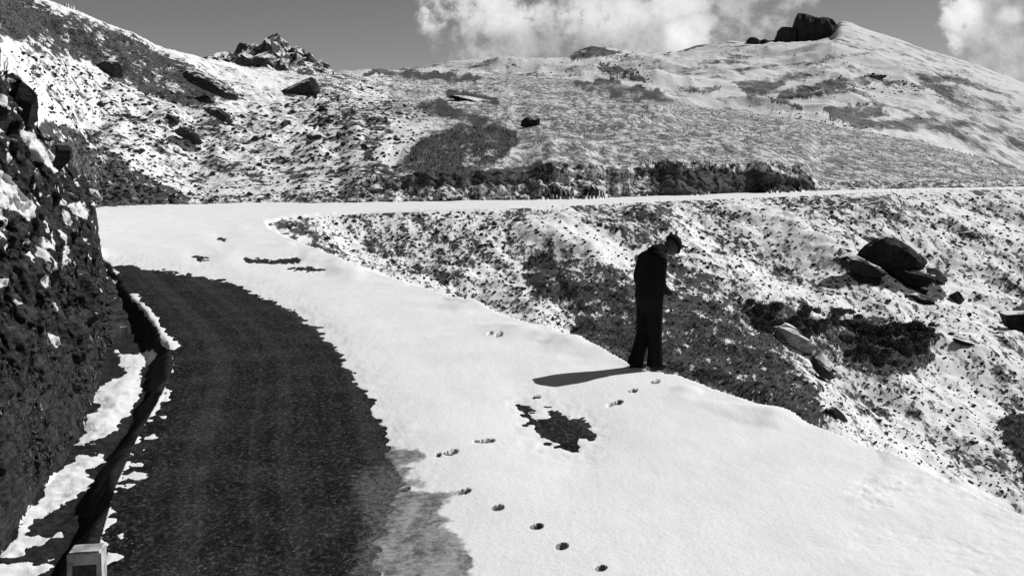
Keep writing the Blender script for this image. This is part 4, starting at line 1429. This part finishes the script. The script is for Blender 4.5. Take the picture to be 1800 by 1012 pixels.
    for v in bm.verts:
        x, y, z = v.co
        q = Vector((x * .104, y * .08, z * .122))
        if x > 0 and z < 0:                            # jaw and chin
            q.x += .012 * (-z) * x
            q.y *= 1 - .28 * (-z)
        if x > .6:
            q.x += .030 * math.exp(-((y * .074) / .013) ** 2 - ((z * .115 + .012) / .026) ** 2)      # nose
            q.x -= .008 * math.exp(-((abs(y) * .074 - .03) / .014) ** 2 - ((z * .115 - .012) / .013) ** 2)  # eye sockets
            q.x += .006 * math.exp(-((y * .074) / .024) ** 2 - ((z * .115 + .052) / .008) ** 2)      # lips
        v.co = Rh @ q + hc
    bm_obj('head', bm, skin, body)
    for s in (-1, 1):
        lump('ear', hc + Rh @ Vector((-.008, s * .074, -.002)), (.017, .008, .030), skin, body, Rh)
    # cap with short peak
    bm = bmesh.new()
    bmesh.ops.create_icosphere(bm, subdivisions=4, radius=1)
    for v in bm.verts:
        x, y, z = v.co
        z2 = max(z, -.12)
        q = Vector((x * .128 - .012, y * .104, z2 * .112 + .034))
        if z < .02 and x > .55:
            q.x += .018 * min(1, (x - .55) * 3)
        v.co = Rh @ q + hc
    bm_obj('cap', bm, hatm, t)
    # jacket, straight and loose, sleeves to the wrist
    jk = [[P(.085, 0, .74, .195, .125), P(.065, 0, .90, .215, .15), P(.085, 0, 1.10, .205, .145), P(.14, 0, 1.28, .205, .14), P(.15, 0, 1.40, .18, .12), P(.18, 0, 1.455, .12, .09), P(.25, 0, 1.48, .09, .078), P(.30, 0, 1.495, .078, .07)]]
    for s in (-1, 1):
        jk.append([P(.14, s * .10, 1.40, .075, .075), P(.12, s * .17, 1.37, .078, .072), P(.07, s * .215, 1.14, .062, .06), P(.08, s * .21, 1.06, .060, .058), P(.20, s * .16, .985, .052, .05), P(.325, s * .10, .938, .043, .04)])
    j = tubes('jacket', jk, coat, t, .012)
    # trousers, wide at the hem
    tr = [[P(.065, 0, 1.0, .17, .13), P(.07, 0, .86, .18, .135), P(.085, 0, .76, .165, .125)],
          [P(.075, -.08, .88, .10, .12), P(.085, -.08, .66, .095, .108), P(.085, -.085, .42, .086, .09), P(.085, -.09, .22, .088, .095), P(.08, -.09, .055, .098, .108)],
          [P(.07, .08, .88, .10, .12), P(.06, .08, .66, .095, .108), P(.035, .085, .42, .084, .088), P(-.03, .085, .22, .086, .094), P(-.10, .085, .055, .096, .11)]]
    tubes('trousers', tr, trs, t, .012)
    for fx, lx in ((.105, -.10), (-.06, .09)):
        c = f * (fx + .035) + l * lx
        bm = bmesh.new()
        bmesh.ops.create_icosphere(bm, subdivisions=3, radius=1)
        for v in bm.verts:
            x, y, z = v.co
            q = Vector((x * .15, y * .05 * (1.0 if x > 0 else .85), max(z, -.75) * (.062 if x < .1 else .062 - .022 * x)))
            v.co = Rf @ q + c + Vector((0, 0, .044))
        bm_obj('shoe', bm, shoe, t)
    # small dark case held in the hands
    tc_ = bpy.data.objects.new('camera_case', None)
    tc_.location = (gx + f.x * .465, gz + f.y * .465, gh + .915)
    tc_.rotation_euler = (0, R(10), ang)
    col.objects.link(tc_)
    tag(tc_, 'small dark box held in both hands of the standing person', 'box')
    bm = bmesh.new()
    bmesh.ops.create_cube(bm, size=1)
    for v in bm.verts:
        v.co = Vector((v.co.x * .07, v.co.y * .13, v.co.z * .06))
    bmesh.ops.bevel(bm, geom=bm.edges[:], offset=.01, segments=2, affect='EDGES')
    bm_obj('case_body', bm, shoe, tc_)
    bm = bmesh.new()
    bmesh.ops.create_cone(bm, cap_ends=True, segments=20, radius1=.02, radius2=.02, depth=.03)
    for v in bm.verts:
        v.co = Vector((v.co.z + .045, v.co.x, v.co.y))
    bm_obj('front_ring', bm, shoe, tc_)


person()
